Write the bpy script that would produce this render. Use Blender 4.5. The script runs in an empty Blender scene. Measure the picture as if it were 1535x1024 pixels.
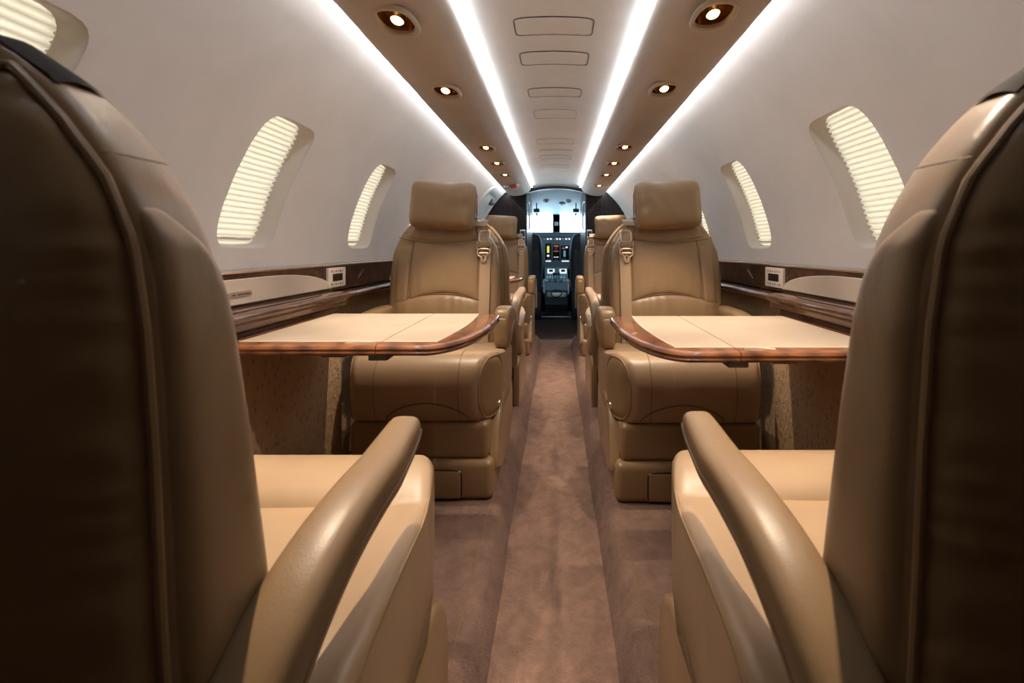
import bpy, bmesh, math, random
from mathutils import Vector, Matrix, noise
random.seed(7)
PI = math.pi
SC = bpy.context.scene
COL = SC.collection

# ------------------------------------------------------------------ camera
EYE = 0.97                      # eye height above the dropped aisle floor
CX = 0.010
FPX = 680.0
cam_d = bpy.data.cameras.new('camera')
cam = bpy.data.objects.new('camera', cam_d); COL.objects.link(cam)
cam.location = (CX, 0, EYE); cam.rotation_euler = (PI/2, 0, 0)
cam_d.sensor_width = 36; cam_d.lens = FPX*36/1535
cam_d.shift_x = -67.5/1535; cam_d.shift_y = -140/1535
cam_d.clip_start = 0.02
cam_d.dof.use_dof = True; cam_d.dof.focus_distance = 1.9; cam_d.dof.aperture_fstop = 6.3
SC.camera = cam
SC.view_settings.view_transform = 'Standard'
SC.view_settings.look = 'None'
SC.view_settings.gamma = 1
SC.view_settings.exposure = 0.38

# ------------------------------------------------------------------ materials
def mat(name, color, rough=0.5, metal=0.0, coat=0.0, spec=None):
    m = bpy.data.materials.new(name); m.use_nodes = True
    nt = m.node_tree; b = nt.nodes['Principled BSDF']
    b.inputs['Base Color'].default_value = (*color, 1)
    b.inputs['Roughness'].default_value = rough
    b.inputs['Metallic'].default_value = metal
    if coat:
        b.inputs['Coat Weight'].default_value = coat
        b.inputs['Coat Roughness'].default_value = 0.04
    if spec is not None: b.inputs['Specular IOR Level'].default_value = spec
    return m
def N(m, t, **kw):
    n = m.node_tree.nodes.new(t)
    for k, v in kw.items(): setattr(n, k, v)
    return n
def L(m, a, b): m.node_tree.links.new(a, b)
def B(m): return m.node_tree.nodes['Principled BSDF']
def coords(m, scale=(1, 1, 1)):
    tc = N(m, 'ShaderNodeTexCoord'); mp = N(m, 'ShaderNodeMapping')
    mp.inputs['Scale'].default_value = scale
    L(m, tc.outputs['Object'], mp.inputs['Vector'])
    return mp.outputs['Vector']
def noise_n(m, vec, scale, detail=4, rough=0.55, dist=0.0):
    n = N(m, 'ShaderNodeTexNoise')
    n.inputs['Scale'].default_value = scale; n.inputs['Detail'].default_value = detail
    n.inputs['Roughness'].default_value = rough; n.inputs['Distortion'].default_value = dist
    L(m, vec, n.inputs['Vector'])
    return n.outputs['Fac']
def ramp(m, fac, stops):
    r = N(m, 'ShaderNodeValToRGB'); e = r.color_ramp.elements
    while len(e) < len(stops): e.new(0.5)
    for el, (p, c) in zip(e, stops): el.position = p; el.color = (*c, 1)
    L(m, fac, r.inputs['Fac']); return r.outputs['Color']
def bump(m, fac, strength, dist, prev=None):
    b = N(m, 'ShaderNodeBump'); b.inputs['Strength'].default_value = strength
    b.inputs['Distance'].default_value = dist
    L(m, fac, b.inputs['Height'])
    if prev is not None: L(m, prev, b.inputs['Normal'])
    return b.outputs['Normal']

def leather(name, c, rough=0.38, wrinkle=0.5):
    m = mat(name, c, rough)
    v = coords(m)
    k = noise_n(m, v, 5, 3)
    col = ramp(m, k, [(0.3, tuple(x*0.9 for x in c)), (0.7, tuple(min(1, x*1.08) for x in c))])
    L(m, col, B(m).inputs['Base Color'])
    vo = N(m, 'ShaderNodeTexVoronoi'); vo.inputs['Scale'].default_value = 420
    L(m, v, vo.inputs['Vector'])
    n1 = bump(m, vo.outputs['Distance'], 0.12, 0.0006)
    v2 = coords(m, (7.0, 7.0, 5.0))
    w = noise_n(m, v2, 1.6, 3, 0.5, 0.8)
    n2 = bump(m, w, wrinkle, 0.006, n1)
    L(m, n2, B(m).inputs['Normal'])
    return m
M = {}
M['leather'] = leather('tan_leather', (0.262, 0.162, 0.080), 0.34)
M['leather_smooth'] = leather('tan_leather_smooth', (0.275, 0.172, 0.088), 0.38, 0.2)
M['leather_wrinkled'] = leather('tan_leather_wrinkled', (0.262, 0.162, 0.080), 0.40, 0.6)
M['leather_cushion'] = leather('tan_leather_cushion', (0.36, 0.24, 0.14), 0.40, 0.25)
M['vinyl'] = leather('tan_base_trim', (0.265, 0.165, 0.082), 0.32, 0.05)
M['dark_leather'] = leather('dark_brown_leather', (0.022, 0.014, 0.010), 0.75, 0.4)
B(M['dark_leather']).inputs['Specular IOR Level'].default_value = 0.15
M['seam'] = mat('seam_thread', (0.17, 0.10, 0.05), 0.6)
M['gap'] = mat('shadow_gap', (0.012, 0.010, 0.008), 0.8)

def cloth_wall(name, c, sc=180):
    m = mat(name, c, 0.75, spec=0.2)
    v = coords(m, (1, 1, 1))
    k = noise_n(m, v, 3.2, 5, 0.6, 0.4)
    L(m, ramp(m, k, [(0.3, tuple(x*0.93 for x in c)), (0.7, tuple(min(1, x*1.05) for x in c))]), B(m).inputs['Base Color'])
    f = noise_n(m, v, sc, 3, 0.6)
    g = noise_n(m, v, 14, 3, 0.5, 0.6)
    L(m, bump(m, g, 0.12, 0.004, bump(m, f, 0.18, 0.001)), B(m).inputs['Normal'])
    return m
M['wall'] = cloth_wall('pale_headliner_suede', (0.585, 0.53, 0.485))
M['rear_wall'] = cloth_wall('tan_rear_partition', (0.20, 0.145, 0.10))
M['ceiling'] = cloth_wall('ceiling_liner', (0.62, 0.57, 0.52))
M['psu'] = cloth_wall('service_panel_liner', (0.43, 0.355, 0.29), 260)
B(M['psu']).inputs['Roughness'].default_value = 0.5
M['reveal'] = mat('window_surround', (0.46, 0.40, 0.355), 0.6)
M['window_dark'] = mat('window_seal', (0.03, 0.03, 0.03), 0.6)

def carpet(name, c, bmp=1.0):
    m = mat(name, c, 0.95, spec=0.05)
    v = coords(m)
    k = noise_n(m, v, 13, 9, 0.78, 0.35)
    k2 = noise_n(m, v, 420, 2, 0.6)
    mx = N(m, 'ShaderNodeMath', operation='MULTIPLY_ADD'); mx.inputs[1].default_value = 0.75
    L(m, k, mx.inputs[0])
    mm = N(m, 'ShaderNodeMath', operation='MULTIPLY'); mm.inputs[1].default_value = 0.25
    L(m, k2, mm.inputs[0]); L(m, mm.outputs[0], mx.inputs[2])
    L(m, ramp(m, mx.outputs[0], [(0.32, tuple(x*0.5 for x in c)), (0.52, c), (0.7, tuple(x*1.42 for x in c))]), B(m).inputs['Base Color'])
    w = noise_n(m, v, 70, 4, 0.6, 2.4)
    B(m).inputs['Sheen Weight'].default_value = 0.12
    B(m).inputs['Sheen Tint'].default_value = (0.9, 0.75, 0.68, 1)
    L(m, bump(m, w, 0.9*bmp, 0.007, bump(m, k2, 0.6, 0.003)), B(m).inputs['Normal'])
    return m
M['carpet'] = carpet('rose_brown_carpet', (0.215, 0.130, 0.098))
M['carpet_side'] = carpet('rose_brown_carpet_side', (0.185, 0.113, 0.088))
M['floor_dark'] = carpet('dark_entry_carpet', (0.06, 0.04, 0.034))

def wall_carpet():
    c = (0.40, 0.265, 0.15)
    m = mat('tan_sidewall_carpet', c, 0.9, spec=0.1)
    v = coords(m, (1, 1, 0.7))
    vo = N(m, 'ShaderNodeTexVoronoi'); vo.inputs['Scale'].default_value = 52
    vo.feature = 'F1'; L(m, v, vo.inputs['Vector'])
    w = noise_n(m, v, 30, 4, 0.6, 2.5)
    L(m, ramp(m, vo.outputs['Distance'], [(0.08, tuple(x*0.6 for x in c)), (0.3, c), (0.8, tuple(x*1.06 for x in c))]), B(m).inputs['Base Color'])
    L(m, bump(m, w, 0.7, 0.008, bump(m, vo.outputs['Distance'], 0.6, 0.004)), B(m).inputs['Normal'])
    return m
M['wall_carpet'] = wall_carpet()

def wood(name, scale, lo, hi):
    m = mat(name, hi, 0.5, coat=1.0, spec=0.15)
    v = coords(m, scale)
    n = noise_n(m, v, 3.0, 6, 0.62, 1.6)
    w = N(m, 'ShaderNodeTexWave'); w.inputs['Scale'].default_value = 2.2
    w.inputs['Distortion'].default_value = 5; w.inputs['Detail'].default_value = 4; w.inputs['Detail Scale'].default_value = 1.6
    L(m, v, w.inputs['Vector'])
    mx = N(m, 'ShaderNodeMix'); mx.data_type = 'FLOAT'; mx.inputs[0].default_value = 0.25
    L(m, n, mx.inputs[2]); L(m, w.outputs['Fac'], mx.inputs[3])
    mid = tuple((a+b)/2 for a, b in zip(lo, hi))
    L(m, ramp(m, mx.outputs[0], [(0.25, lo), (0.5, mid), (0.8, hi)]), B(m).inputs['Base Color'])
    return m
M['wood'] = wood('glossy_walnut', (5, 3.0, 4), (0.012, 0.005, 0.003), (0.11, 0.042, 0.017))
M['wood_table'] = wood('glossy_walnut_rim', (2.2, 5, 8), (0.060, 0.019, 0.007), (0.28, 0.10, 0.034))
M['wood_dark'] = wood('dark_gloss_bulkhead', (3, 3, 1.2), (0.006, 0.004, 0.005), (0.022, 0.012, 0.012))
B(M['wood_dark']).inputs['Roughness'].default_value = 0.4; B(M['wood_dark']).inputs['Coat Weight'].default_value = 0.25; B(M['wood_dark']).inputs['Specular IOR Level'].default_value = 0.2
M['inlay'] = leather('cream_leather_inlay', (0.385, 0.30, 0.222), 0.45, 0.0)
M['cream'] = mat('cream_door', (0.50, 0.40, 0.315), 0.45)
M['cream_edge'] = mat('cream_door_edge', (0.66, 0.56, 0.46), 0.4)
M['cream_panel'] = mat('pale_control_plate', (0.62, 0.54, 0.46), 0.3)
M['trim'] = mat('champagne_trim', (0.60, 0.50, 0.42), 0.22, 0.75)
M['chrome'] = mat('chrome', (0.8, 0.78, 0.75), 0.12, 1.0)
M['brass'] = mat('champagne_metal', (0.70, 0.55, 0.40), 0.28, 0.6)
M['bronze_cup'] = mat('bronze_reflector', (0.55, 0.36, 0.18), 0.16, 1.0)
M['belt'] = mat('tan_webbing', (0.40, 0.27, 0.16), 0.6)
M['screen'] = mat('dark_screen', (0.004, 0.005, 0.006), 0.12)
M['red'] = mat('red_marking', (0.45, 0.06, 0.03), 0.4)
M['orange'] = mat('orange_marking', (0.65, 0.25, 0.08), 0.4)
M['ink'] = mat('dark_marking', (0.05, 0.045, 0.05), 0.5)
M['grey'] = mat('grey_marking', (0.25, 0.25, 0.26), 0.4)
M['white'] = mat('white_plastic', (0.75, 0.74, 0.72), 0.35)
M['doorframe'] = mat('pale_grey_door_liner', (0.50, 0.48, 0.46), 0.45)
M['cock_dark'] = mat('dark_navy_panel', (0.014, 0.020, 0.028), 0.35)
M['cock_panel'] = mat('slate_instrument_panel', (0.085, 0.125, 0.15), 0.45)
M['cock_liner'] = mat('cockpit_liner', (0.40, 0.52, 0.60), 0.6)
M['cock_seat'] = leather('navy_cockpit_leather', (0.018, 0.024, 0.036), 0.42, 0.3)
M['steel'] = mat('brushed_steel', (0.55, 0.6, 0.63), 0.3, 0.9)

def emis(name, c, s):
    m = mat(name, (0, 0, 0), 0.5)
    B(m).inputs['Emission Color'].default_value = (*c, 1)
    B(m).inputs['Emission Strength'].default_value = s
    return m
M['strip'] = emis('cool_white_strip', (0.78, 0.89, 1.0), 18.0)
M['strip_side'] = emis('cool_white_side_strip', (0.80, 0.90, 1.0), 22.0)
M['bulb'] = emis('warm_bulb', (1.0, 0.58, 0.22), 5.0)
M['lcd_yellow'] = emis('yellow_readout', (0.8, 0.75, 0.12), 0.8)
M['lcd_white'] = emis('white_readout', (0.75, 0.85, 0.85), 0.8)
M['lcd_blue'] = emis('blue_readout', (0.15, 0.4, 0.5), 0.5)
M['lcd_red'] = emis('red_readout', (0.55, 0.12, 0.08), 0.5)

def blind_mat():
    m = bpy.data.materials.new('pleated_blind_fabric'); m.use_nodes = True
    nt = m.node_tree; nt.nodes.remove(nt.nodes['Principled BSDF'])
    out = nt.nodes['Material Output']
    d = nt.nodes.new('ShaderNodeBsdfDiffuse'); d.inputs['Color'].default_value = (0.62, 0.55, 0.42, 1)
    t = nt.nodes.new('ShaderNodeBsdfTranslucent'); t.inputs['Color'].default_value = (0.31, 0.222, 0.150, 1)
    mx = nt.nodes.new('ShaderNodeMixShader'); mx.inputs[0].default_value = 0.5
    nt.links.new(d.outputs[0], mx.inputs[1]); nt.links.new(t.outputs[0], mx.inputs[2])
    nt.links.new(mx.outputs[0], out.inputs[0])
    return m
M['blind'] = blind_mat()
def glass_mat():
    m = bpy.data.materials.new('clear_glazing'); m.use_nodes = True
    nt = m.node_tree; nt.nodes.remove(nt.nodes['Principled BSDF'])
    out = nt.nodes['Material Output']
    t = nt.nodes.new('ShaderNodeBsdfTransparent'); g = nt.nodes.new('ShaderNodeBsdfGlossy')
    g.inputs['Roughness'].default_value = 0.02
    mx = nt.nodes.new('ShaderNodeMixShader'); mx.inputs[0].default_value = 0.06
    nt.links.new(t.outputs[0], mx.inputs[1]); nt.links.new(g.outputs[0], mx.inputs[2])
    nt.links.new(mx.outputs[0], out.inputs[0])
    return m
M['glass'] = glass_mat()

w = bpy.data.worlds.new('overcast_daylight'); SC.world = w; w.use_nodes = True
bg = w.node_tree.nodes['Background']
bg.inputs['Color'].default_value = (0.66, 0.86, 1.0, 1); bg.inputs['Strength'].default_value = 9.0

# ------------------------------------------------------------------ object helpers
def empty(name, loc, label=None, cat=None, group=None):
    o = bpy.data.objects.new(name, None); COL.objects.link(o)
    o.location = loc; o.empty_display_size = 0.05
    if label: o['label'] = label
    if cat: o['category'] = cat
    if group: o['group'] = group
    return o
def wloc(o):
    v = Vector((0, 0, 0))
    while o is not None: v += Vector(o.location); o = o.parent
    return v
def obj(name, bm, m, parent=None, fn=None, label=None, cat=None, group=None, kind=None, ang=40, flat=False, normals=True, origin=None):
    """link one mesh object; fn maps the local build frame to world"""
    if fn:
        for v in bm.verts: v.co = Vector(fn(*v.co))
    off = wloc(parent) if parent else (Vector(origin) if origin else Vector((0, 0, 0)))
    for v in bm.verts: v.co -= off
    if normals: bmesh.ops.recalc_face_normals(bm, faces=bm.faces)
    me = bpy.data.meshes.new(name); bm.to_mesh(me); bm.free()
    mats = m if isinstance(m, (list, tuple)) else [m]
    for x in mats: me.materials.append(x)
    if not flat:
        me.polygons.foreach_set('use_smooth', [True]*len(me.polygons))
        me.set_sharp_from_angle(angle=math.radians(ang))
    o = bpy.data.objects.new(name, me); COL.objects.link(o)
    if parent: o.parent = parent
    elif origin: o.location = origin
    if label: o['label'] = label
    if cat: o['category'] = cat
    if group: o['group'] = group
    if kind: o['kind'] = kind
    return o
def NB(): return bmesh.new()

def rbox(bm, x0, x1, y0, y1, z0, z1, r=0.0, seg=3):
    g = bmesh.ops.create_cube(bm, size=1.0)
    vs = g['verts']
    for v in vs:
        v.co = Vector(((x0+x1)/2+v.co.x*(x1-x0), (y0+y1)/2+v.co.y*(y1-y0), (z0+z1)/2+v.co.z*(z1-z0)))
    if r > 0:
        es = list({e for v in vs for e in v.link_edges})
        bmesh.ops.bevel(bm, geom=es, offset=r, segments=seg, affect='EDGES', profile=0.5)
    return bm
def loft(bm, rings, closed=True, cap=True):
    R = [[bm.verts.new(p) for p in ring] for ring in rings]
    n = len(R[0])
    for a, b in zip(R, R[1:]):
        for i in range(n if closed else n-1):
            j = (i+1) % n
            bm.faces.new((a[i], a[j], b[j], b[i]))
    if cap and closed:
        bm.faces.new(R[0][::-1]); bm.faces.new(R[-1])
    return R
def grid(bm, f, n, m):
    V = [[bm.verts.new(f(i/n, j/m)) for j in range(m+1)] for i in range(n+1)]
    for i in range(n):
        for j in range(m):
            bm.faces.new((V[i][j], V[i+1][j], V[i+1][j+1], V[i][j+1]))
    return V
def tube(bm, pts, r, seg=8, closed=False):
    pts = [Vector(p) for p in pts]
    n = len(pts); rings = []
    up = None
    for i, p in enumerate(pts):
        a = pts[(i-1) % n] if (closed or i > 0) else p
        b = pts[(i+1) % n] if (closed or i < n-1) else p
        t = (b-a)
        if t.length < 1e-9: t = Vector((0, 0, 1))
        t.normalize()
        if up is None:
            up = t.orthogonal().normalized()
        else:
            up = (up - t*up.dot(t))
            if up.length < 1e-6: up = t.orthogonal()
            up.normalize()
        s = t.cross(up)
        rr = r(i/(n-1)) if callable(r) else r
        rings.append([p + (up*math.cos(k*2*PI/seg) + s*math.sin(k*2*PI/seg))*rr for k in range(seg)])
    if closed: rings.append(rings[0][:])
    loft(bm, rings, True, not closed)
    if closed: bmesh.ops.remove_doubles(bm, verts=bm.verts, dist=1e-6)
    return bm
def superel(a, b, n, k, cx=0, cy=0):
    t = 2*PI*k
    c, s = math.cos(t), math.sin(t)
    return (cx + a*math.copysign(abs(c)**(2/n), c), cy + b*math.copysign(abs(s)**(2/n), s))
def lerp_tab(tab, x):
    if x <= tab[0][0]: return tab[0][1:]
    for p, q in zip(tab, tab[1:]):
        if x <= q[0]:
            t = (x-p[0])/(q[0]-p[0])
            return tuple(a+(b-a)*t for a, b in zip(p[1:], q[1:]))
    return tab[-1][1:]
def smooth_tab(tab, n):
    """Catmull-Rom resample of a table into n+1 rows"""
    out = []
    m = len(tab)-1
    for i in range(n+1):
        x = i/n*m; k = min(int(x), m-1); t = x-k
        p0, p1, p2, p3 = (tab[max(k-1, 0)], tab[k], tab[k+1], tab[min(k+2, m)])
        out.append(tuple(0.5*((2*b)+(-a+c)*t+(2*a-5*b+4*c-d)*t*t+(-a+3*b-3*c+d)*t**3) for a, b, c, d in zip(p0, p1, p2, p3)))
    return out

# ------------------------------------------------------------------ the fuselage shell
RW = 0.85; ZC = 0.92            # fuselage liner radius and centre height
Y0, Y1 = -0.42, 4.9
def wall_pt(side, th, y, r=RW):
    return (side*r*math.cos(th), y, ZC + r*math.sin(th))
TH0 = -0.012; TH1 = math.radians(66)

def rr_outline(hw, hh, r, n):
    """n points round a rounded rectangle, indexed by angle"""
    pts = []
    for k in range(n):
        a = 2*PI*k/n
        x, y = superel(hw, hh, r, k/n)
        pts.append((x, y))
    return pts

def holed_band(bm, P, s0, s1, y0, y1, holes, n=48, rings=8, ns=16, step=0.12):
    """sheet P(s,y) with rounded holes (sc, yc, hs, hy, expo, lean)"""
    edges = []
    cur = y0
    for (sc, yc, hs, hy, ex, lean) in sorted(holes, key=lambda h: h[1]):
        m = hy*1.45
        edges.append(('plain', cur, yc-m)); edges.append(('hole', yc-m, yc+m, (sc, yc, hs, hy, ex, lean)))
        cur = yc+m
    edges.append(('plain', cur, y1))
    loops = []
    for e in edges:
        if e[0] == 'plain':
            a, b = e[1], e[2]
            k = max(1, int((b-a)/step))
            grid(bm, lambda i, j: P(s0+(s1-s0)*i, a+(b-a)*j), ns, k)
        else:
            a, b, (sc, yc, hs, hy, ex, lean) = e[1], e[2], e[3]
            hole, rect = [], []
            mm = 8
            seq = [('b', k/ns) for k in range(ns)] + [('s1', k/mm) for k in range(mm)] + [('a', k/ns) for k in range(ns)] + [('s0', k/mm) for k in range(mm)]
            for sd, f in seq:
                if sd == 'b': rect.append((s0+(s1-s0)*f, b)); tt = 3/8-f/4
                elif sd == 's1': rect.append((s1, b+(a-b)*f)); tt = 1/8-f/4
                elif sd == 'a': rect.append((s1+(s0-s1)*f, a)); tt = -1/8-f/4
                else: rect.append((s0, a+(b-a)*f)); tt = -3/8-f/4
                x, y = superel(hs, hy, ex, tt)
                hole.append((sc+x, yc+y+lean*x))
            R = []
            for q in range(rings+1):
                t = (q/rings)**1.6
                R.append([P(h[0]+(r_[0]-h[0])*t, h[1]+(r_[1]-h[1])*t) for h, r_ in zip(hole, rect)])
            loft(bm, R, True, False)
            loops.append(hole)
    bmesh.ops.remove_doubles(bm, verts=bm.verts, dist=1e-5)
    return loops

WIN_Y = {-1: [0.60, 1.285, 2.0, 2.71], 1: [0.523, 1.197, 1.915, 2.62, 3.29]}
def build_wall(side, dy, nm, first):
    holes = []
    ys = WIN_Y[side]
    for y in ys:
        holes.append((math.radians(16.2), y, math.radians(13.0), 0.122, 5.5, 0.16))
    bm = NB()
    loops = holed_band(bm, lambda s, y: wall_pt(side, s, y), TH0, TH1, Y0, Y1, holes, n=64, rings=10, ns=22)
    obj('wall_'+nm, bm, M['wall'], kind='structure', ang=60, normals=True)
    sname = nm
    ordinal = ['rearmost', 'first', 'second', 'third', 'fourth', 'fifth']
    for k, (lp, hd) in enumerate(zip(loops, holes)):
        sc, yc = hd[0], hd[1]
        # reveal: rounded lip, tapered tunnel, dark seal
        bm = NB()
        prof = [(1.0, 0.0), (0.99, 0.002), (0.978, 0.008), (0.965, 0.026), (0.955, 0.044)]
        R = []
        for sc_, off in prof:
            R.append([wall_pt(side, sc+(s-sc)*sc_, yc+(y-yc)*sc_, RW+off) for s, y in lp])
        loft(bm, R, True, False)
        wn = obj('window_%d' % (first+k), bm, M['reveal'], kind='structure', ang=70)
        bm = NB()
        R = []
        for sc_, off in [(0.955, 0.0435), (0.950, 0.046), (0.955, 0.048), (1.0, 0.0485), (1.0, 0.072), (1.08, 0.072), (1.08, 0.046)]:
            R.append([wall_pt(side, sc+(s-sc)*sc_, yc+(y-yc)*sc_, RW+off) for s, y in lp])
        loft(bm, R, True, False)
        obj('window_seal', bm, M['reveal'], wn, ang=50)
        bm = NB()
        bm.faces.new([bm.verts.new(wall_pt(side, sc+(s-sc)*1.0, yc+(y-yc)*1.0, RW+0.071)) for s, y in lp])
        obj('pane', bm, M['glass'], wn, flat=True)
        # pleated blind, clipped to the opening outline
        bl = empty('window_blind', wall_pt(side, sc-math.radians(12), yc, RW+0.05))
        bm = NB()
        npl = 25
        rows = []
        for i in range(2*npl+1):
            t = i/(2*npl)*2-1
            s_rel = t*hd[2]*0.955
            half = hd[3]*(max(0.0, 1-abs(t*0.955)**hd[4]))**(1/hd[4])*0.996
            off = 0.0500 + (0.012 if i % 2 else 0.0)
            rows.append([wall_pt(side, sc+s_rel*1.02, yc+half*q+hd[5]*s_rel*1.02, RW+off) for q in (-1, -0.5, 0, 0.5, 1)])
        loft(bm, rows, False, False)
        obj('pleated_fabric', bm, M['blind'], bl, flat=True)
        bm = NB()
        t = -0.93
        sb = sc+t*hd[2]*0.93
        half = hd[3]*0.66
        pts = [wall_pt(side, sb, yc+half*q+hd[5]*(sb-sc), RW+0.047) for q in (-1, -0.33, 0.33, 1)]
        tube(bm, pts, 0.004, 8)
        obj('bottom_rail', bm, M['cream_edge'], bl)
        where = 'left' if side < 0 else 'right'
        descr = {1: 'cream pleated window blind above the near %s seat back' % where,
                 2: 'large cream pleated window blind over the %s table' % where,
                 3: 'cream pleated window blind just behind the %s table beside the middle seat' % where,
                 4: 'cream pleated window blind half hidden behind the middle %s seat headrest' % where,
                 5: 'cream pleated window blind far down the %s wall before the bulkhead' % where}[k+1]
        if k == 0: descr = 'pleated window blind cut by the top left corner of the photo' if side < 0 else 'cream pleated window blind beyond the right edge near seat'
        bl['label'] = descr; bl['category'] = 'window blind'; bl['group'] = 'pleated window blinds'

build_wall(-1, 0.0, 'left', 1)
build_wall(1, -0.062, 'right', 5)

# crown that closes the shell above the ceiling
bm = NB()
grid(bm, lambda i, j: wall_pt(1, TH1+(PI-2*TH1)*i, Y0+(6.2-Y0)*j, RW), 16, 8)
obj('trim_1', bm, M['ceiling'], kind='structure')
# walls of the shell below the ledge line
def lower_wall(side, nm):
    bm = NB()
    prof = [(0.85, 0.9155), (0.876, 0.9155), (0.876, 0.80), (0.876, 0.5), (0.876, 0.08)]
    loft(bm, [[(side*x, y, z) for x, z in prof] for y in (Y0, 1.0, 2.0, 3.0, Y1)], False, False)
    obj('wall_lower_'+nm, bm, M['wall_carpet'], kind='structure')
lower_wall(-1, 'left'); lower_wall(1, 'right')
# rear wall
bm = NB()
pts = [wall_pt(1, a, Y0)[::2] for a in [PI*k/24 for k in range(25)]] + [(-0.9, ZC), (-0.9, -0.02), (0.9, -0.02), (0.9, ZC)]
bm.faces.new([bm.verts.new((x, Y0, z)) for x, z in pts])
obj('wall_back', bm, M['rear_wall'], kind='structure', flat=True)

# ------------------------------------------------------------------ floor
bm = NB()
grid(bm, lambda i, j: (-0.17+0.34*i, Y0+(4.82-Y0)*j, 0.0), 4, 30)
obj('floor', bm, M['carpet'], kind='structure')
bm = NB()
rbox(bm, -0.62, 0.62, 4.82, 7.3, -0.03, 0.0)
obj('floor_entry', bm, M['floor_dark'], kind='structure', flat=True)
bm = NB()
rbox(bm, -0.33, 0.33, 6.30, 6.42, 0.0, 0.022, 0.006, 2)
obj('trim_2', bm, M['steel'], kind='structure')
def plinth(side, nm, k):
    prof = [(0.146, -0.01), (0.148, 0.0), (0.160, 0.03), (0.172, 0.062), (0.182, 0.084), (0.196, 0.096), (0.214, 0.100), (0.30, 0.100), (0.50, 0.100), (0.88, 0.100)]
    bm = NB()
    rows = []
    for j in range(60):
        y = Y0+(4.55-Y0)*j/59
        wv = 0.0025*math.sin(y*5.3+side)+0.0015*math.sin(y*13)
        rows.append([(side*(x+(wv if x < 0.22 else 0)), y, z) for x, z in prof])
    # rounded far end
    for q, dz in ((0.03, 0.012), (0.055, 0.04), (0.065, 0.1)):
        rows.append([(side*(x+dz*0.4), 4.55+q, max(-0.01, z-dz)) for x, z in prof])
    loft(bm, rows, False, False)
    obj('floor_plinth_'+nm, bm, M['carpet_side'], kind='structure', ang=70)
    bm = NB()
    tube(bm, [(side*(0.217+0.0025*math.sin((Y0+5.2*j/50)*5.3+side)), Y0+5.2*j/50, 0.1005) for j in range(51)], 0.0018, 6)
    obj('trim_%d' % k, bm, M['seam'], kind='structure')
plinth(-1, 'left', 3); plinth(1, 'right', 4)

# ------------------------------------------------------------------ ceiling, service panels, light strips
bm = NB()
def ceil_pt(x, y): return (x, y, EYE+0.70-0.030*(x/0.262)**2)
grid(bm, lambda i, j: ceil_pt(-0.266+0.532*i, Y0+(5.12-Y0)*j), 16, 24)
obj('ceiling', bm, M['ceiling'], kind='structure')
PSU = [(0.276, 0.705), (0.269, 0.690), (0.264, 0.672), (0.2645, 0.655), (0.270, 0.637), (0.281, 0.618), (0.298, 0.600), (0.322, 0.584), (0.352, 0.571), (0.39, 0.5625), (0.43, 0.559), (0.47, 0.561), (0.498, 0.567), (0.509, 0.573), (0.511, 0.579), (0.506, 0.585), (0.495, 0.590), (0.48, 0.60), (0.46, 0.63)]
def psu_pt(side, s, y):
    s = max(0, min(1, s))*(len(PSU)-1); k = min(int(s), len(PSU)-2); t = s-k
    a, b = PSU[k], PSU[k+1]
    return (side*(a[0]+(b[0]-a[0])*t), y, EYE+a[1]+(b[1]-a[1])*t)
SPOT_Y = {-1: [0.63, 1.13, 1.634, 2.556, 3.02, 3.49], 1: [0.60, 1.10, 1.615, 2.54, 3.02, 3.49, 4.09]}
S_SPOT = 9.0/(len(PSU)-1)
HS = 1.05/(len(PSU)-1)
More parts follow.
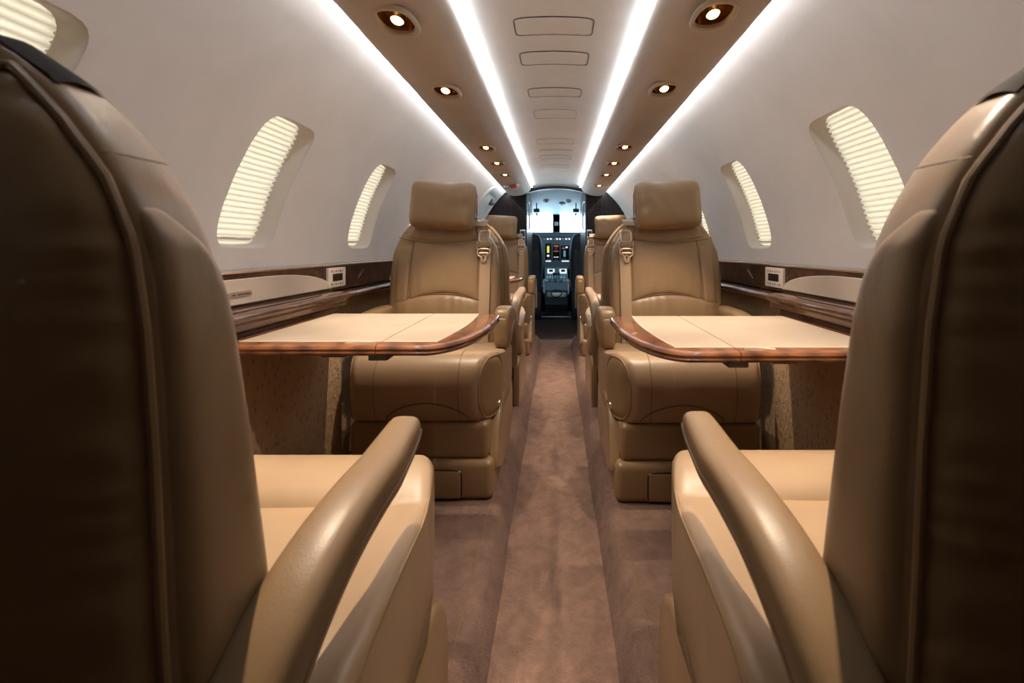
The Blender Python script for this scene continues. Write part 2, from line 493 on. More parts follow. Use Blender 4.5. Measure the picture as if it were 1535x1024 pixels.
def spot_fixture(side, y, k):
    c = Vector(psu_pt(side, S_SPOT, y))
    nrm = Vector((side*0.12, -0.0, -1)).normalized()
    names = {-1: ['brass downlight above the near left seat, out of view overhead', 'largest glowing brass downlight on the left ceiling panel', 'second glowing downlight from the front on the left ceiling panel', 'third downlight along the left ceiling panel, above the middle seat', 'fourth small downlight along the left ceiling panel', 'fifth unlit-looking downlight on the left panel nearest the red exit sign'],
             1: ['brass downlight above the near right seat, out of view overhead', 'largest glowing brass downlight on the right ceiling panel', 'second glowing downlight from the front on the right ceiling panel', 'third downlight along the right ceiling panel, above the middle seat', 'fourth small downlight along the right ceiling panel', 'fifth small downlight along the right ceiling panel', 'farthest tiny downlight on the right panel beside the dark bulkhead']}
    e = empty('ceiling_downlight', c, names[side][k], 'ceiling light', 'ceiling downlights')
    A = 0.043; Bv = 0.064
    def ringpts(sa, dz, ex=2.6):
        out = []
        for q in range(40):
            x, yy = superel(A*sa, Bv*sa, ex, q/40)
            out.append((c.x+x, c.y+yy, c.z-0.12*side*x*side*0+dz))
        return out
    bm = NB()
    loft(bm, [ringpts(1.22, 0.003), ringpts(1.18, -0.003), ringpts(1.08, -0.0055), ringpts(0.97, -0.004), ringpts(0.93, 0.002), ringpts(0.93, 0.008)], True, False)
    obj('bezel', bm, M['psu'], e, ang=70)
    bm = NB()
    loft(bm, [ringpts(0.95, 0.0), ringpts(0.94, 0.016), ringpts(0.90, 0.034), ringpts(0.78, 0.052), ringpts(0.5, 0.060), ringpts(0.05, 0.062)], True, False)
    obj('reflector_cup', bm, M['bronze_cup'], e, ang=80)
    # lamp barrel, tilted a little toward the cabin middle
    ax = Vector((-side*0.10, 0.30 if y < 1.3 else 0.42, 1)).normalized()
    base = c + Vector((0, 0.004 - (0.012 if y > 1.3 else 0.0), 0.006 if y < 1.3 else 0.001))
    u = ax.orthogonal().normalized(); v = ax.cross(u)
    def lampring(r, t): return [base+ax*t+(u*math.cos(2*PI*q/24)+v*math.sin(2*PI*q/24))*r for q in range(24)]
    bm = NB()
    loft(bm, [lampring(0.0145, 0.0012), lampring(0.0165, 0.0), lampring(0.0175, 0.020), lampring(0.0165, 0.030), lampring(0.011, 0.036), lampring(0.010, 0.056)], True, False)
    obj('lamp_barrel', bm, M['chrome'], e, ang=60)
    bm = NB()
    loft(bm, [lampring(0.0148, 0.0015), lampring(0.0142, -0.0015), lampring(0.010, -0.0035), lampring(0.003, -0.0045)], True, True)
    obj('lamp_lens', bm, M['bulb'], e, ang=80)
    ld = bpy.data.lights.new('downlight_beam', 'SPOT')
    ld.energy = 29.0; ld.color = (1.0, 0.80, 0.60); ld.spot_size = math.radians(74); ld.spot_blend = 0.55; ld.shadow_soft_size = 0.009
    lo = bpy.data.objects.new('downlight_beam', ld); COL.objects.link(lo)
    lo.parent = e; lo.location = (base - ax*0.0075) - c
    lo.rotation_euler = (Vector((side*0.02, 0.04, -1))).to_track_quat('-Z', 'Y').to_euler()
def build_psu(side, nm, k):
    holes = [(S_SPOT, y, HS*1.16, 0.065, 2.6, 0) for y in SPOT_Y[side]]
    bm = NB()
    holed_band(bm, lambda s, y: psu_pt(side, s, y), 0, 1, Y0, 4.86, holes, n=48, rings=12, ns=36, step=0.2)
    obj('ceiling_panel_'+nm, bm, M['psu'], kind='structure', ang=70)
    # blind end cap
    bm = NB()
    bm.faces.new([bm.verts.new((side*x, 4.86, EYE+z)) for x, z in PSU])
    obj('trim_%d' % k, bm, M['psu'], kind='structure', flat=True)
    for i, y in enumerate(SPOT_Y[side]): spot_fixture(side, y, i)
build_psu(-1, 'left', 5); build_psu(1, 'right', 6)
for side, nm in ((-1, 'left'), (1, 'right')):
    bm = NB()
    rbox(bm, side*0.2575-0.0055, side*0.2575+0.0055, 0.24, 4.86, EYE+0.653, EYE+0.660)
    obj('ceiling_light_strip', bm, M['strip'], flat=True, label='inner white light strip along the %s edge of the centre ceiling panel' % nm, cat='light strip', group='cool white cove strips', origin=(side*0.2545, 2.0, EYE+0.65))
    bm = NB()
    rbox(bm, min(side*0.505, side*0.519), max(side*0.505, side*0.519), 0.24, 4.86, EYE+0.590, EYE+0.598)
    obj('ceiling_light_strip', bm, M['strip_side'], flat=True, label='outer white light strip washing the top of the %s side wall' % nm, cat='light strip', group='cool white cove strips', origin=(side*0.512, 2.0, EYE+0.596))

# ceiling hatches
hatch = [(1.425, 0.112, 0.247), (1.665, 0.112, 0.249), (2.03, 0.110, 0.236), (2.36, 0.15, 0.22), (2.96, 0.13, 0.24), (3.22, 0.03, 0.235), (3.47, 0.13, 0.24), (3.87, 0.13, 0.23)]
hl = ['nearest and largest outlined hatch in the centre ceiling', 'second outlined hatch from the camera in the centre ceiling', 'third outlined hatch from the camera in the centre ceiling', 'fourth faintly outlined hatch from the camera in the centre ceiling',
      'fifth hatch from the camera in the centre ceiling', 'thin slot-like hatch sixth along the centre ceiling', 'seventh faint hatch along the centre ceiling', 'farthest small hatch in the centre ceiling near the cockpit arch']
for (y, ly, wx), lb in zip(hatch, hl):
    e = empty('ceiling_hatch', ceil_pt(0, y), lb, 'ceiling hatch', 'ceiling hatches')
    def hp(a, b, dz):
        x, z_ = a, 0
        p = ceil_pt(x, y+b); return (p[0], p[1], p[2]-dz)
    ol = [superel(wx/2, ly/2, 9, k/72) for k in range(72)]
    bm = NB()
    tube(bm, [hp(a, b, 0.0008) for a, b in ol], 0.0019, 6, closed=True)
    obj('shadow_gap', bm, M['grey'] if y > 2.2 else M['ink'], e)
    bm = NB()
    n = 14
    loft(bm, [[hp(a*q, b*q, 0.0016) for a, b in ol] for q in (0.97, 0.955, 0.6, 0.3, 0.02)], True, False)
    obj('cover', bm, M['ceiling'], e, ang=60)

# ------------------------------------------------------------------ side ledges with wood panel
def extr(bm, prof, y0, y1, side, n=1):
    rows = [[(side*x, y0+(y1-y0)*j/n, z) for x, z in prof] for j in range(n+1)]
    loft(bm, rows, True, True)
def side_ledge(side, nm, dy):
    e = empty('side_ledge', (side*0.84, 1.0, 0.80), 'glossy walnut ledge with cream storage door running along the %s wall' % nm, 'side ledge', 'side ledges')
    bm = NB(); extr(bm, [(0.86, 0.81), (0.838, 0.81), (0.838, 0.90), (0.86, 0.902)], Y0+0.02, 4.3, side)
    obj('wood_panel', bm, M['wood'], e, flat=True)
    bm = NB(); extr(bm, [(0.86, 0.899), (0.842, 0.899), (0.836, 0.902), (0.834, 0.907), (0.837, 0.9105), (0.846, 0.9135), (0.86, 0.9140)], Y0+0.02, 4.3, side)
    obj('top_trim', bm, M['trim'], e)
    for c0, c1 in (((1.667, 2.94), (3.73, 4.3)) if side < 0 else ((1.607, 4.3),)):
        bm = NB()
        extr(bm, [(0.86, 0.775), (0.80, 0.775), (0.792, 0.78), (0.789, 0.787), (0.792, 0.793), (0.797, 0.797), (0.803, 0.8), (0.82, 0.803), (0.86, 0.804)], c0, c1, side)
        obj('ledge_cap', bm, M['wood'], e, ang=50)
    # storage door: rounded front tip, straight foot
    def door_outline(q, inset):
        pts = []
        yt = 1.70+dy; yb = 0.42
        top, bot = 0.887-inset, 0.819+inset
        pts.append((yb, bot)); pts.append((yt-0.012-inset, bot))
        for k in range(17):
            a = k/16
            yy = yt-0.012-inset - 0.36*(1-math.cos(a*PI/2))*1.0 - 0.0
            zz = bot + (top-bot)*math.sin(a*PI/2)
            pts.append((yy, zz))
        pts.append((yb, top))
        return [(side*(0.838-q), y_, z_) for y_, z_ in pts]
    bm = NB(); loft(bm, [door_outline(0.0, 0), door_outline(0.006, 0), door_outline(0.009, 0.003)], True, True)
    d = obj('storage_door', bm, M['cream'], e, ang=35)
    bm = NB()
    tube(bm, door_outline(0.0075, 0.0)[2:], 0.0015, 6)
    obj('edge_bead', bm, M['cream_edge'], d)
    if True:
        yc = 1.20 if side < 0 else 1.13
        bm = NB()
        ol = [superel(0.046, 0.0075, 5, k/40) for k in range(40)]
        loft(bm, [[(side*(0.829-t), yc+a*s, 0.848+b*s) for a, b in ol] for t, s in ((-0.001, 1), (0.0015, 1), (0.0022, 0.96))], True, True)
        pl = obj('name_plate', bm, M['trim'] if side < 0 else M['cream'], d, ang=30)
        if side < 0:
            bm = NB()
            yy = yc-0.03
            for wv in (0.006, 0.005, 0.0, 0.006, 0.005, 0.006, 0.004, 0.005, 0.005, 0.004, 0.006):
                if wv: rbox(bm, side*0.8265-0.0003, side*0.8265+0.0003, yy, yy+wv*0.75, 0.8455, 0.8495)
                yy += 0.0062
            obj('lettering', bm, M['ink'], pl, flat=True)
    # control panel
    y0, y1 = (1.665, 1.80) if side < 0 else (1.645, 1.785)
    def cp(y, z, t): return (side*(0.838-t), y, z)
    bm = NB()
    rbox(bm, side*0.834-0.006, side*0.834+0.006, y0, y1, 0.822, 0.896, 0.003, 2)
    c = obj('control_panel', bm, M['cream_panel'], e)
    bm = NB()
    rbox(bm, side*0.8275-0.001, side*0.8275+0.001, y0+0.030, y1-0.030, 0.846, 0.873)
    obj('screen', bm, M['screen'], c, flat=True)
    mats = [M['red'], M['orange'], M['red'], M['grey'], M['ink'], M['orange']]
    for q in range(6):
        yy = y0+0.022+q*(y1-y0-0.05)/5
        bm = NB(); rbox(bm, side*0.8275-0.001, side*0.8275+0.001, yy-0.0045, yy+0.0045, 0.879, 0.8865, 0.0008, 1)
        obj('button', bm, mats[q if side < 0 else (q*2+1) % 6], c)
        bm = NB(); rbox(bm, side*0.8275-0.001, side*0.8275+0.001, yy-0.004, yy+0.004, 0.8315, 0.8375, 0.0008, 1)
        obj('button', bm, M['grey'] if q % 2 else M['ink'], c)
    bm = NB()
    tube(bm, [cp(1.93+dy*0.5, 0.842, 0.002), cp(1.985+dy*0.5, 0.876, 0.002)], 0.0016, 6)
    obj('pull_slot', bm, M['chrome'], e)
side_ledge(-1, 'left', 0.0); side_ledge(1, 'right', -0.04)

# ------------------------------------------------------------------ table console (housing + carpeted box)
def console(side, nm, y0, y1, yb, lab):
    e = empty('table_console', (side*0.80, (y0+y1)/2, 0.10), lab, 'side console', 'table stowage consoles')
    prof = [(0.8368, 0.760), (0.772, 0.760), (0.762, 0.764), (0.758, 0.771), (0.760, 0.778), (0.757, 0.783), (0.749, 0.788), (0.744, 0.796), (0.746, 0.803), (0.753, 0.808), (0.765, 0.811), (0.785, 0.813), (0.80, 0.8135), (0.8368, 0.815)]
    bm = NB()
    rows = [[(side*x, y, z) for x, z in prof] for y in (y0, y1-0.012)]
    cxp = 0.805
    for q, s in ((0.006, 0.985), (0.010, 0.955), (0.012, 0.90)):
        rows.append([(side*(0.8368+(x-0.8368)*s), y1-0.012+q, 0.786+(z-0.786)*s) for x, z in prof])
    loft(bm, rows, True, True)
    obj('wood_housing', bm, M['wood'], e, ang=55)
    bm = NB()
    tube(bm, [(side*0.772, y0+0.05, 0.8125), (side*0.772, y1-0.30, 0.8125), (side*0.776, y1-0.16, 0.8128), (side*0.80, y1-0.10, 0.8135)], 0.0014, 6)
    obj('lid_seam', bm, M['gap'], e)
    bm = NB()
    rbox(bm, min(side*0.760, side*0.837), max(side*0.760, side*0.837), yb, y1-0.035, 0.101, 0.719, 0.012, 3)
    obj('carpeted_box', bm, M['wall_carpet'], e)
    bm = NB()
    rbox(bm, min(side*0.776, side*0.837), max(side*0.776, side*0.837), yb+0.01, y1-0.05, 0.7195, 0.7595, 0.002, 1)
    obj('table_slot', bm, M['wood'], e)
console(-1, 'left', 0.72, 1.665, 0.94, 'walnut topped carpeted console along the left wall holding the near left table')
console(1, 'right', 0.72, 1.605, 0.94, 'walnut topped carpeted console along the right wall holding the near right table')

# ------------------------------------------------------------------ tables
def table(side, y0, y1, lab, xin=0.180, z=0.7475, xout=0.774):
    e = empty('folding_table', (side*0.5, (y0+y1)/2, z-0.03), lab, 'table', 'fold-out tables')
    th = 0.026
    xh = 0.405                                    # hinge line
    def outline(inset, part):
        pts = []
        xi, f, b = xin+inset, y0+inset, y1-inset
        ra, rb = 0.115-inset*0.6, 0.32-inset*1.2
        if part == 'inner':
            pts.append((xh-0.0008, f))
            for k in range(21):
                a = k/20*PI/2
                pts.append((xi+ra*(1-math.sin(a)), f+rb*(1-math.cos(a))))
            r2 = 0.03
            for k in range(7):
                a = k/6*PI/2
                pts.append((xi+r2*(1-math.cos(a)), b-r2*(1-math.sin(a))))
            pts.append((xh-0.0008, b))
        else:
            pts = [(xh+0.0008, f), (xh+0.0008, b), (xout, b), (xout, f)]
        return pts
    def leaf(part, nm):
        base = outline(0, part)
        cx = sum(p[0] for p in base)/len(base)
        bm = NB()
        rows = []
        def clampx(p, ins):
            return p
        prof = [(0.012, z-th), (0.004, z-th+0.002), (0.0, z-th+0.008), (0.003, z-th+0.0115), (0.003, z-th+0.0135), (0.0, z-th+0.017), (0.002, z-0.004), (0.006, z-0.001), (0.012, z)]
        for ins, zz in prof:
            rows.append([(side*x, y, zz) for x, y in outline(ins, part)])
        loft(bm, rows, True, True)
        lf = obj(nm, bm, M['wood_table'], e, ang=50)
        bm = NB()
        if part == 'inner':
            ins = 0.058
            o = []
            xi, f, b = xin+0.075, y0+0.042, y1-0.012
            o.append((xh-0.001, f)); 
            xc = xi+0.018
            o.append((xc, f))
            for k in range(1, 12):
                t = k/12
                o.append((xc-(xc-xi)*math.sin(t*PI/2)-0.010*math.sin(t*PI), f+(b-f)*t))
            o.append((xi, b)); o.append((xh-0.001, b))
        else:
            f, b = y0+0.042, y1-0.012
            o = [(xh+0.001, f), (xh+0.001, b), (xout-0.03, b), (xout-0.03, f)]
        loft(bm, [[(side*x, y, z-0.001) for x, y in o], [(side*x, y, z+0.0012) for x, y in o]], True, True)
        obj('leather_inlay', bm, M['inlay'], lf, flat=True)
        bm = NB()
        if part == 'inner':
            tube(bm, [(side*x, y, z+0.0006) for x, y in o[:-1]], 0.0014, 6)
        else:
            tube(bm, [(side*o[0][0], o[0][1], z+0.0006), (side*o[3][0], o[3][1], z+0.0006)], 0.0014, 6)
        obj('inlay_bead', bm, M['cream_edge'], lf)
        return lf
    leaf('inner', 'aisle_leaf'); leaf('outer', 'wall_leaf')
    bm = NB()
    rbox(bm, min(side*(xh-0.02), side*(xh+0.025)), max(side*(xh-0.02), side*(xh+0.025)), y0+0.02, y0+0.07, z-th-0.014, z-th+0.001, 0.003, 2)
    obj('hinge_latch', bm, M['ink'], e)
    bm = NB()
    rbox(bm, min(side*0.50, side*0.56), max(side*0.50, side*0.56), y0+0.06, y1-0.05, z-th-0.016, z-th+0.001, 0.003, 2)
    obj('support_arm', bm, M['ink'], e)
    bm = NB()
    xx = 0.455 if side > 0 else 0.45
    tube(bm, [(side*(xx+0.035*math.cos(a)), y0+0.022+0.012*math.sin(a), z+0.0003) for a in [k/12*PI for k in range(13)]], 0.0016, 6)
    obj('finger_pull', bm, M['brass'], e)
table(-1, 1.035, 1.545, 'walnut rimmed table with cream leather top open at left, in front of left middle seat')
table(1, 0.972, 1.490, 'walnut rimmed table with cream leather top open at right, in front of right middle seat')
table(-1, 3.13, 3.60, 'small sliver of a distant walnut table beyond the left middle seat', xin=0.25)
console(-1, 'left', 2.95, 3.72, 3.05, 'distant walnut topped console along the left wall beyond the left middle seat')

# ------------------------------------------------------------------ seats
BACK = [  # w, half width, rear v, front v
    (0.28, 0.222, 0.045, 0.215), (0.42, 0.234, 0.028, 0.205), (0.56, 0.239, 0.014, 0.180), (0.70, 0.240, 0.006, 0.150),
    (0.82, 0.239, 0.003, 0.124), (0.91, 0.235, 0.002, 0.106), (0.975, 0.226, 0.002, 0.096), (1.025, 0.203, 0.004, 0.090),
    (1.065, 0.174, 0.008, 0.085), (1.097, 0.142, 0.012, 0.079), (1.122, 0.105, 0.016, 0.072), (1.134, 0.06, 0.026, 0.062)]
UC = -0.012
NEXP = 3.4
def back_row(w_): return lerp_tab(BACK, w_)
NREAR = 7.0
def back_ring(a, vr, vf, w_, n=72):
    out = []
    for k in range(n):
        t = 2*PI*k/n
        c, s_ = math.cos(t), math.sin(t)
        ex = NEXP if s_ >= 0 else NREAR
        # blend so that the widest points coincide
        x = a*math.copysign(abs(c)**(2/ex), c)
        y = (vf-vr)/2*math.copysign(max(0.0, 1-min(1, abs(x/a))**ex)**(1/ex), s_) if abs(s_) > 1e-9 else 0.0
        out.append((UC+x, (vr+vf)/2+y, w_))
    return out
def back_surf(u, w_, front, off=0.0):
    a, vr, vf = back_row(w_)
    vc, b = (vr+vf)/2, (vf-vr)/2
    x = min(0.999, abs((u-UC)/a))
    ex = NEXP if front else NREAR
    d = b*(1-x**ex)**(1/ex)
    return (u, vc + (d+off if front else -d-off), w_)
def pad(bm, ol, h, front, n=26, m=22, p=5, crease=None):
    """puffed panel; ol(s,t) -> (u,w)"""
    def f(i, j):
        u, w_ = ol(i, j)
        e = max(0.0, 1-abs(2*i-1)**p)*max(0.0, 1-abs(2*j-1)**p)
        return back_surf(u, w_, front, -0.003+(h+0.003)*e**0.5 + (crease(i, j)*e if crease else 0))
    grid(bm, f, n, m)
def seam_on(bm, pts, front, r=0.0018, off=0.001):
    tube(bm, [back_surf(u, w_, front, off) for u, w_ in pts], r, 6)

def cushion_profile():
    """closed profile (v,w) of the seat cushion, with its front roll"""
    P = [(0.10, 0.40), (0.10, 0.535), (0.14, 0.560), (0.20, 0.568), (0.27, 0.572), (0.33, 0.575), (0.372, 0.576), (0.392, 0.5745), (0.402, 0.573), (0.412, 0.576), (0.43, 0.583), (0.46, 0.591), (0.495, 0.594), (0.53, 0.588), (0.56, 0.571), (0.580, 0.545), (0.590, 0.51), (0.592, 0.47), (0.588, 0.43), (0.577, 0.395), (0.560, 0.368), (0.535, 0.354), (0.50, 0.350), (0.40, 0.350), (0.25, 0.350), (0.14, 0.360)]
    return P
def plan_of(u, v, cham):
    q = max(0.0, (v-0.40)/0.192)
    d = 0.020*max(0.0, min(1.0, (0.52-v)/0.15)) - cham*q*q
    if u > 0.05: return u + d*(u-0.05)/0.229
    if u < -0.05: return u - d*(-0.05-u)/0.195*0.6
    return u
def seat(side, face, y0, style, label, detail=True, nudge=0.0):
    def S(u, v, w_): return (side*(0.49+nudge-u), y0+face*v, w_)
    plan = lambda u, v: plan_of(u, v, 0.058 if style == 'aft' else 0.026)
    e = empty('cabin_seat', S(0, 0.3, 0.10), label, 'seat', 'tan leather cabin seats')
    O = lambda name, bm, m, parent=e, **k: obj(name, bm, m, parent, fn=S, **k)
    # ---- backrest shell
    rows = smooth_tab(BACK, 44)
    bm = NB()
    loft(bm, [back_ring(a, vr, vf, w_) for w_, a, vr, vf in rows], True, True)
    back = O('backrest', bm, M['leather'], ang=60)
    # ---- front pads
    bm = NB()
    def centre(i, j):
        w0 = 0.735+0.035*(1-(2*i-1)**2); w1 = 1.012-0.022*(1-(2*i-1)**2)
        w_ = w0+(w1-w0)*j
        ul = -0.158-0.006*math.sin(j*PI)+0.025*j*j*0.6; ur = 0.15
        return (ul+(ur-ul)*i, w_)
    pad(bm, centre, 0.010, True, 60, 40, 5, lambda i, j: 0.0022*math.sin(i*31+2*math.sin(i*7)+j*2*(i-0.5))*math.exp(-(j*4.2)**1.2))
    O('centre_pad', bm, M['leather_wrinkled'], back, ang=80)
    bm = NB()
    def lumbar(i, j):
        w1 = 0.728+0.038*(1-(2*i-1)**2); w0 = 0.46
        return (-0.215+0.40*i, w0+(w1-w0)*j)
    pad(bm, lumbar, 0.012, True, 70, 30, 5, lambda i, j: 0.0024*math.sin(i*42+3*math.sin(i*9))*math.exp(-((1-j)*3.2)**2))
    O('lumbar_pad', bm, M['leather_wrinkled'], back, ang=80)
    bm = NB()
    def wing(i, j):
        w_ = 0.725+(0.985-0.725)*j
        return (-0.225+(0.06-0.004*math.sin(j*PI)+0.012*j)*i, w_)
    pad(bm, wing, 0.006, True, 12, 22)
    O('side_bolster', bm, M['leather_smooth'], back, ang=80)
    bm = NB()
    def yoke(i, j):
        s = 2*i-1
        w0 = 1.022-0.024*(1-s*s)
        w_ = w0+(1.105-w0)*j
        a = back_row(w_)[0]
        return (UC+s*a*0.88, w_)
    pad(bm, yoke, 0.008, True)
    O('yoke_pad', bm, M['leather'], back, ang=80)
    bm = NB()
    seam_on(bm, [(-0.226+0.41*k/20, 1.018-0.023*(1-(2*k/20-1)**2)) for k in range(21)], True)
    seam_on(bm, [(-0.226+0.41*k/20, 0.732+0.036*(1-(2*k/20-1)**2)) for k in range(21)], True)
    seam_on(bm, [(-0.162-0.006*math.sin(k/20*PI)+0.015*(k/20)**2, 0.50+0.505*k/20) for k in range(21)], True)
    O('front_seam', bm, M['seam'], back)
    # ---- rear panel with gathered edge
    bm = NB()
    def rear(i, j):
        w_ = 0.30+(1.100-0.30)*j
        a = back_row(w_)[0]*(0.955-0.05*max(0, (j-0.9)/0.1))
        return (UC+(2*i-1)*a, w_)
    def rf(i, j):
        u, w_ = rear(i, j)
        eu = max(0.0, 1-abs(2*i-1)**5); ew = max(0.0, 1-abs(2*j-1)**12)
        ed = eu*ew
        g = 0.0022*math.sin(j*150+2.5*math.sin(j*31))*math.exp(-((1-abs(2*i-1))*9)**2*0.5)*(1 if abs(2*i-1) < 0.985 else 0)
        return back_surf(u, w_, False, -0.003+0.021*ed**0.5+g)
    grid(bm, rf, 44, 120)
    O('rear_panel', bm, M['leather'], back, ang=80)
    bm = NB()
    pts = [rear(0, j/60) for j in range(61)]+[rear(i/20, 1) for i in range(1, 20)]+[rear(1, 1-j/60) for j in range(61)]
    tube(bm, [back_surf(u, w_, False, 0.0015) for u, w_ in pts], 0.0035, 8)
    O('rear_piping', bm, M['leather_smooth'], back)
    # dark strap over the shoulders behind the headrest
    bm = NB()
    def topw(u):
        x = abs(u-UC)
        for r0, r1 in zip(BACK[::-1], BACK[::-1][1:]):
            if r0[1] <= x <= r1[1]: return r0[0]+(r1[0]-r0[0])*(x-r0[1])/(r1[1]-r0[1])
        return BACK[-1][0]
    grid(bm, lambda i, j: (UC+(2*i-1)*0.15, 0.020+0.036*j, topw(UC+(2*i-1)*0.15)+0.001+0.005*math.sin(j*PI)), 40, 6)
    O('shoulder_strap', bm, M['dark_leather'], back, ang=80)
    # ---- padded side panels of the backrest
    for sg in (1, -1):
        def sidept(i, j):
            w_ = 0.32+(1.005-0.32)*j
            a, vr, vf = back_row(w_)
            vc, b = (vr+vf)/2, (vf-vr)/2
            top = 1-max(0, (j-0.86)/0.14)**2*0.8
            v = vc + b*(-0.80+1.52*i*top)
            q = (v-vc)/b
            ex = NEXP if q >= 0 else NREAR
            u = a*max(0.02, 1-abs(q)**ex)**(1/ex)
            e = max(0.0, 1-abs(2*i-1)**4)*max(0.0, 1-abs(2*j-1)**14)
            wr = 0.0028*math.sin(j*62-i*11+1.5*math.sin(i*5))*math.exp(-((j-0.16)/0.13)**2)*e
            return (UC+sg*(u-0.003+0.011*e**0.5+wr), v, w_)
        bm = NB()
        grid(bm, sidept, 24, 120)
        O('side_panel', bm, M['leather_wrinkled'], back, ang=80)
        bm = NB()
        pts = []
        for k in range(12):
            q = -0.9+1.7*k/11
            a, vr, vf = back_row(1.038)
            ex = NEXP if q >= 0 else NREAR
            pts.append((UC+sg*(a*(1-abs(q)**ex)**(1/ex)), (vr+vf)/2+(vf-vr)/2*q, 1.038))
        tube(bm, pts, 0.0016, 6)
        O('boxing_seam', bm, M['seam'], back)
    # ---- headrest and pillow
    bm = NB()
    rows = []
    for w_, a, v0, v1 in smooth_tab([(1.085, 0.085, 0.012, 0.07), (1.11, 0.10, 0.008, 0.075), (1.16, 0.108, 0.004, 0.078), (1.21, 0.108, 0.004, 0.074), (1.245, 0.10, 0.008, 0.068), (1.262, 0.08, 0.018, 0.06)], 18):
        if style == 'fore': hu, a, v1 = -0.045, a*0.8, v0+(v1-v0)*0.7
        else: hu = 0.02
        rows.append([(hu+superel(a, 1, 4, k/36)[0], (v0+v1)/2+superel(1, (v1-v0)/2, 3, k/36)[1], w_) for k in range(36)])
    loft(bm, rows, True, True)
    head = O('headrest', bm, M['leather'], ang=60)
    bm = NB()
    he, hv = (0.128, 0.04) if style == 'aft' else (0.0415, 0.03)
    tube(bm, [(he-0.001, hv, 1.11), (he, hv, 1.15), (he, hv, 1.21), (he-0.007, hv, 1.25)], 0.003, 6)
    O('headrest_seam', bm, M['seam'], head)
    if style == 'aft':
        bm = NB()
        W2, H2, T2 = 0.148, 0.108, 0.060
        def pill(sg):
            def f(i, j):
                s, t = 2*i-1, 2*j-1
                s = math.copysign(abs(s)**0.8, s); t = math.copysign(abs(t)**0.8, t)
                x = W2*s*(1-0.03*(1-t*t)*abs(s))*(1-0.09*(s*t)**4); z = H2*t*(1-0.03*(1-s*s)*abs(t))*(1-0.10*(s*t)**4)
                th = T2*((1-abs(s)**6)*(1-abs(t)**5))**0.45
                wr = 0.0055*noise.noise(Vector((x*22, z*22, sg*3+side)))*(0.3+2.0*max(0, s)**3*1.0)
                v_ = sg*(th+wr*(1 if th > 1e-4 else 0))
                return (x, v_, z)
            return f
        grid(bm, pill(1), 34, 26); grid(bm, pill(-1), 34, 26)
        bmesh.ops.remove_doubles(bm, verts=bm.verts, dist=1e-5)
        rot = Matrix.Rotation(math.radians(4), 4, 'Z') @ Matrix.Rotation(math.radians(3.0), 4, 'Y') @ Matrix.Rotation(math.radians(5), 4, 'X')
        for v in bm.verts: v.co = rot @ v.co + Vector((-0.008, 0.125, 1.160))
        pl = O('head_pillow', bm, M['leather_wrinkled'], ang=80)
        bm = NB()
        pts = []
        for k in range(64):
            a, b = superel(W2, H2, 8, k/64)
            p = rot @ Vector((a*0.975, 0.0, b*0.965)) + Vector((-0.008, 0.125, 1.160))
            pts.append(p)
        tube(bm, pts, 0.0028, 6, closed=True)
        O('pillow_piping', bm, M['leather_smooth'], pl)
    # ---- belt
    bm = NB()
    def beltpt(i, j):
        w_ = 0.49+(1.072-0.49)*j
        u = 0.178-0.018*max(0, (j-0.8)/0.2)+(-0.5+i)*0.045
        p = back_surf(min(u, 0.205), w_, True, 0.017)
        return p
    if style == 'aft':
        grid(bm, beltpt, 4, 30)
        # over the shoulder to the rear
        r = bmesh.ops.extrude_face_region(bm, geom=list(bm.faces))
        for v in r['geom']:
            if isinstance(v, bmesh.types.BMVert): v.co.y -= 0.002
        harness = O('seat_belt', bm, M['belt'], ang=60)
        bm = NB()
        grid(bm, lambda i, j: (0.16+(-0.5+i)*0.05+0.0*j, 0.118-0.10*j, 1.070+0.022*math.sin(j*PI*0.62)+0.012*j), 4, 10)
        O('shoulder_guide', bm, M['leather_smooth'], harness, ang=60)
        # buckle hardware: adjuster frame, keeper and pierced tongue
        def fr(cx, cz, hw, hh, r=0.0035, ex=4):
            b2 = NB()
            v0 = 0.112
            pts = []
            for k in range(36):
                a, b = superel(hw, hh, ex, k/36)
                w_ = cz+b
                pts.append((cx+a, back_surf(cx, w_, True, 0.024)[1], w_))
            tube(b2, pts, r, 8, closed=True)
            return b2
        bk = O('buckle', fr(0.172, 1.022, 0.024, 0.026, 0.0045), M['brass'], harness)
        bm = NB()
        rbox(bm, 0.142, 0.204, back_surf(0.172, 0.985, True, 0.017)[1], back_surf(0.172, 0.985, True, 0.032)[1], 0.972, 0.993, 0.004, 2)
        O('buckle_bar', bm, M['leather_smooth'], harness)
        for a, b in ((0.143, 1.0), (0.201, 1.0)):
            bm = NB()
            pv = back_surf(0.172, b, True, 0.026)[1]
            tube(bm, [(a, pv, 0.965), (a, pv, 1.0)], 0.0042, 8)
            O('buckle_pin', bm, M['brass'], harness)
        bm = NB()
        pts = []
        for k in range(40):
            t = 2*PI*k/40
            hw = 0.025 if math.sin(t) > 0 else 0.013
            a = hw*math.copysign(abs(math.cos(t))**0.6, math.cos(t)); b = 0.029*math.copysign(abs(math.sin(t))**0.6, math.sin(t))
            pts.append((0.172+a*(1.0+0.3*b/0.029), back_surf(0.172, 0.938+b, True, 0.024)[1], 0.938+b))
        tube(bm, pts, 0.004, 8, closed=True)
        tube(bm, [(0.152, pts[0][1]+0.001, 0.948), (0.192, pts[0][1]+0.001, 0.948)], 0.0045, 8)
        tube(bm, [(0.172+0.007*math.cos(q*PI/8), back_surf(0.172, 0.928, True, 0.0245)[1], 0.928+0.010*math.sin(q*PI/8)) for q in range(16)], 0.003, 8, closed=True)
        O('belt_tongue', bm, M['brass'], harness)
    # ---- cushion
    CP = cushion_profile()
    bm = NB()
    U0, U1, R = -0.245, (0.279 if style == 'aft' else 0.284), 0.026
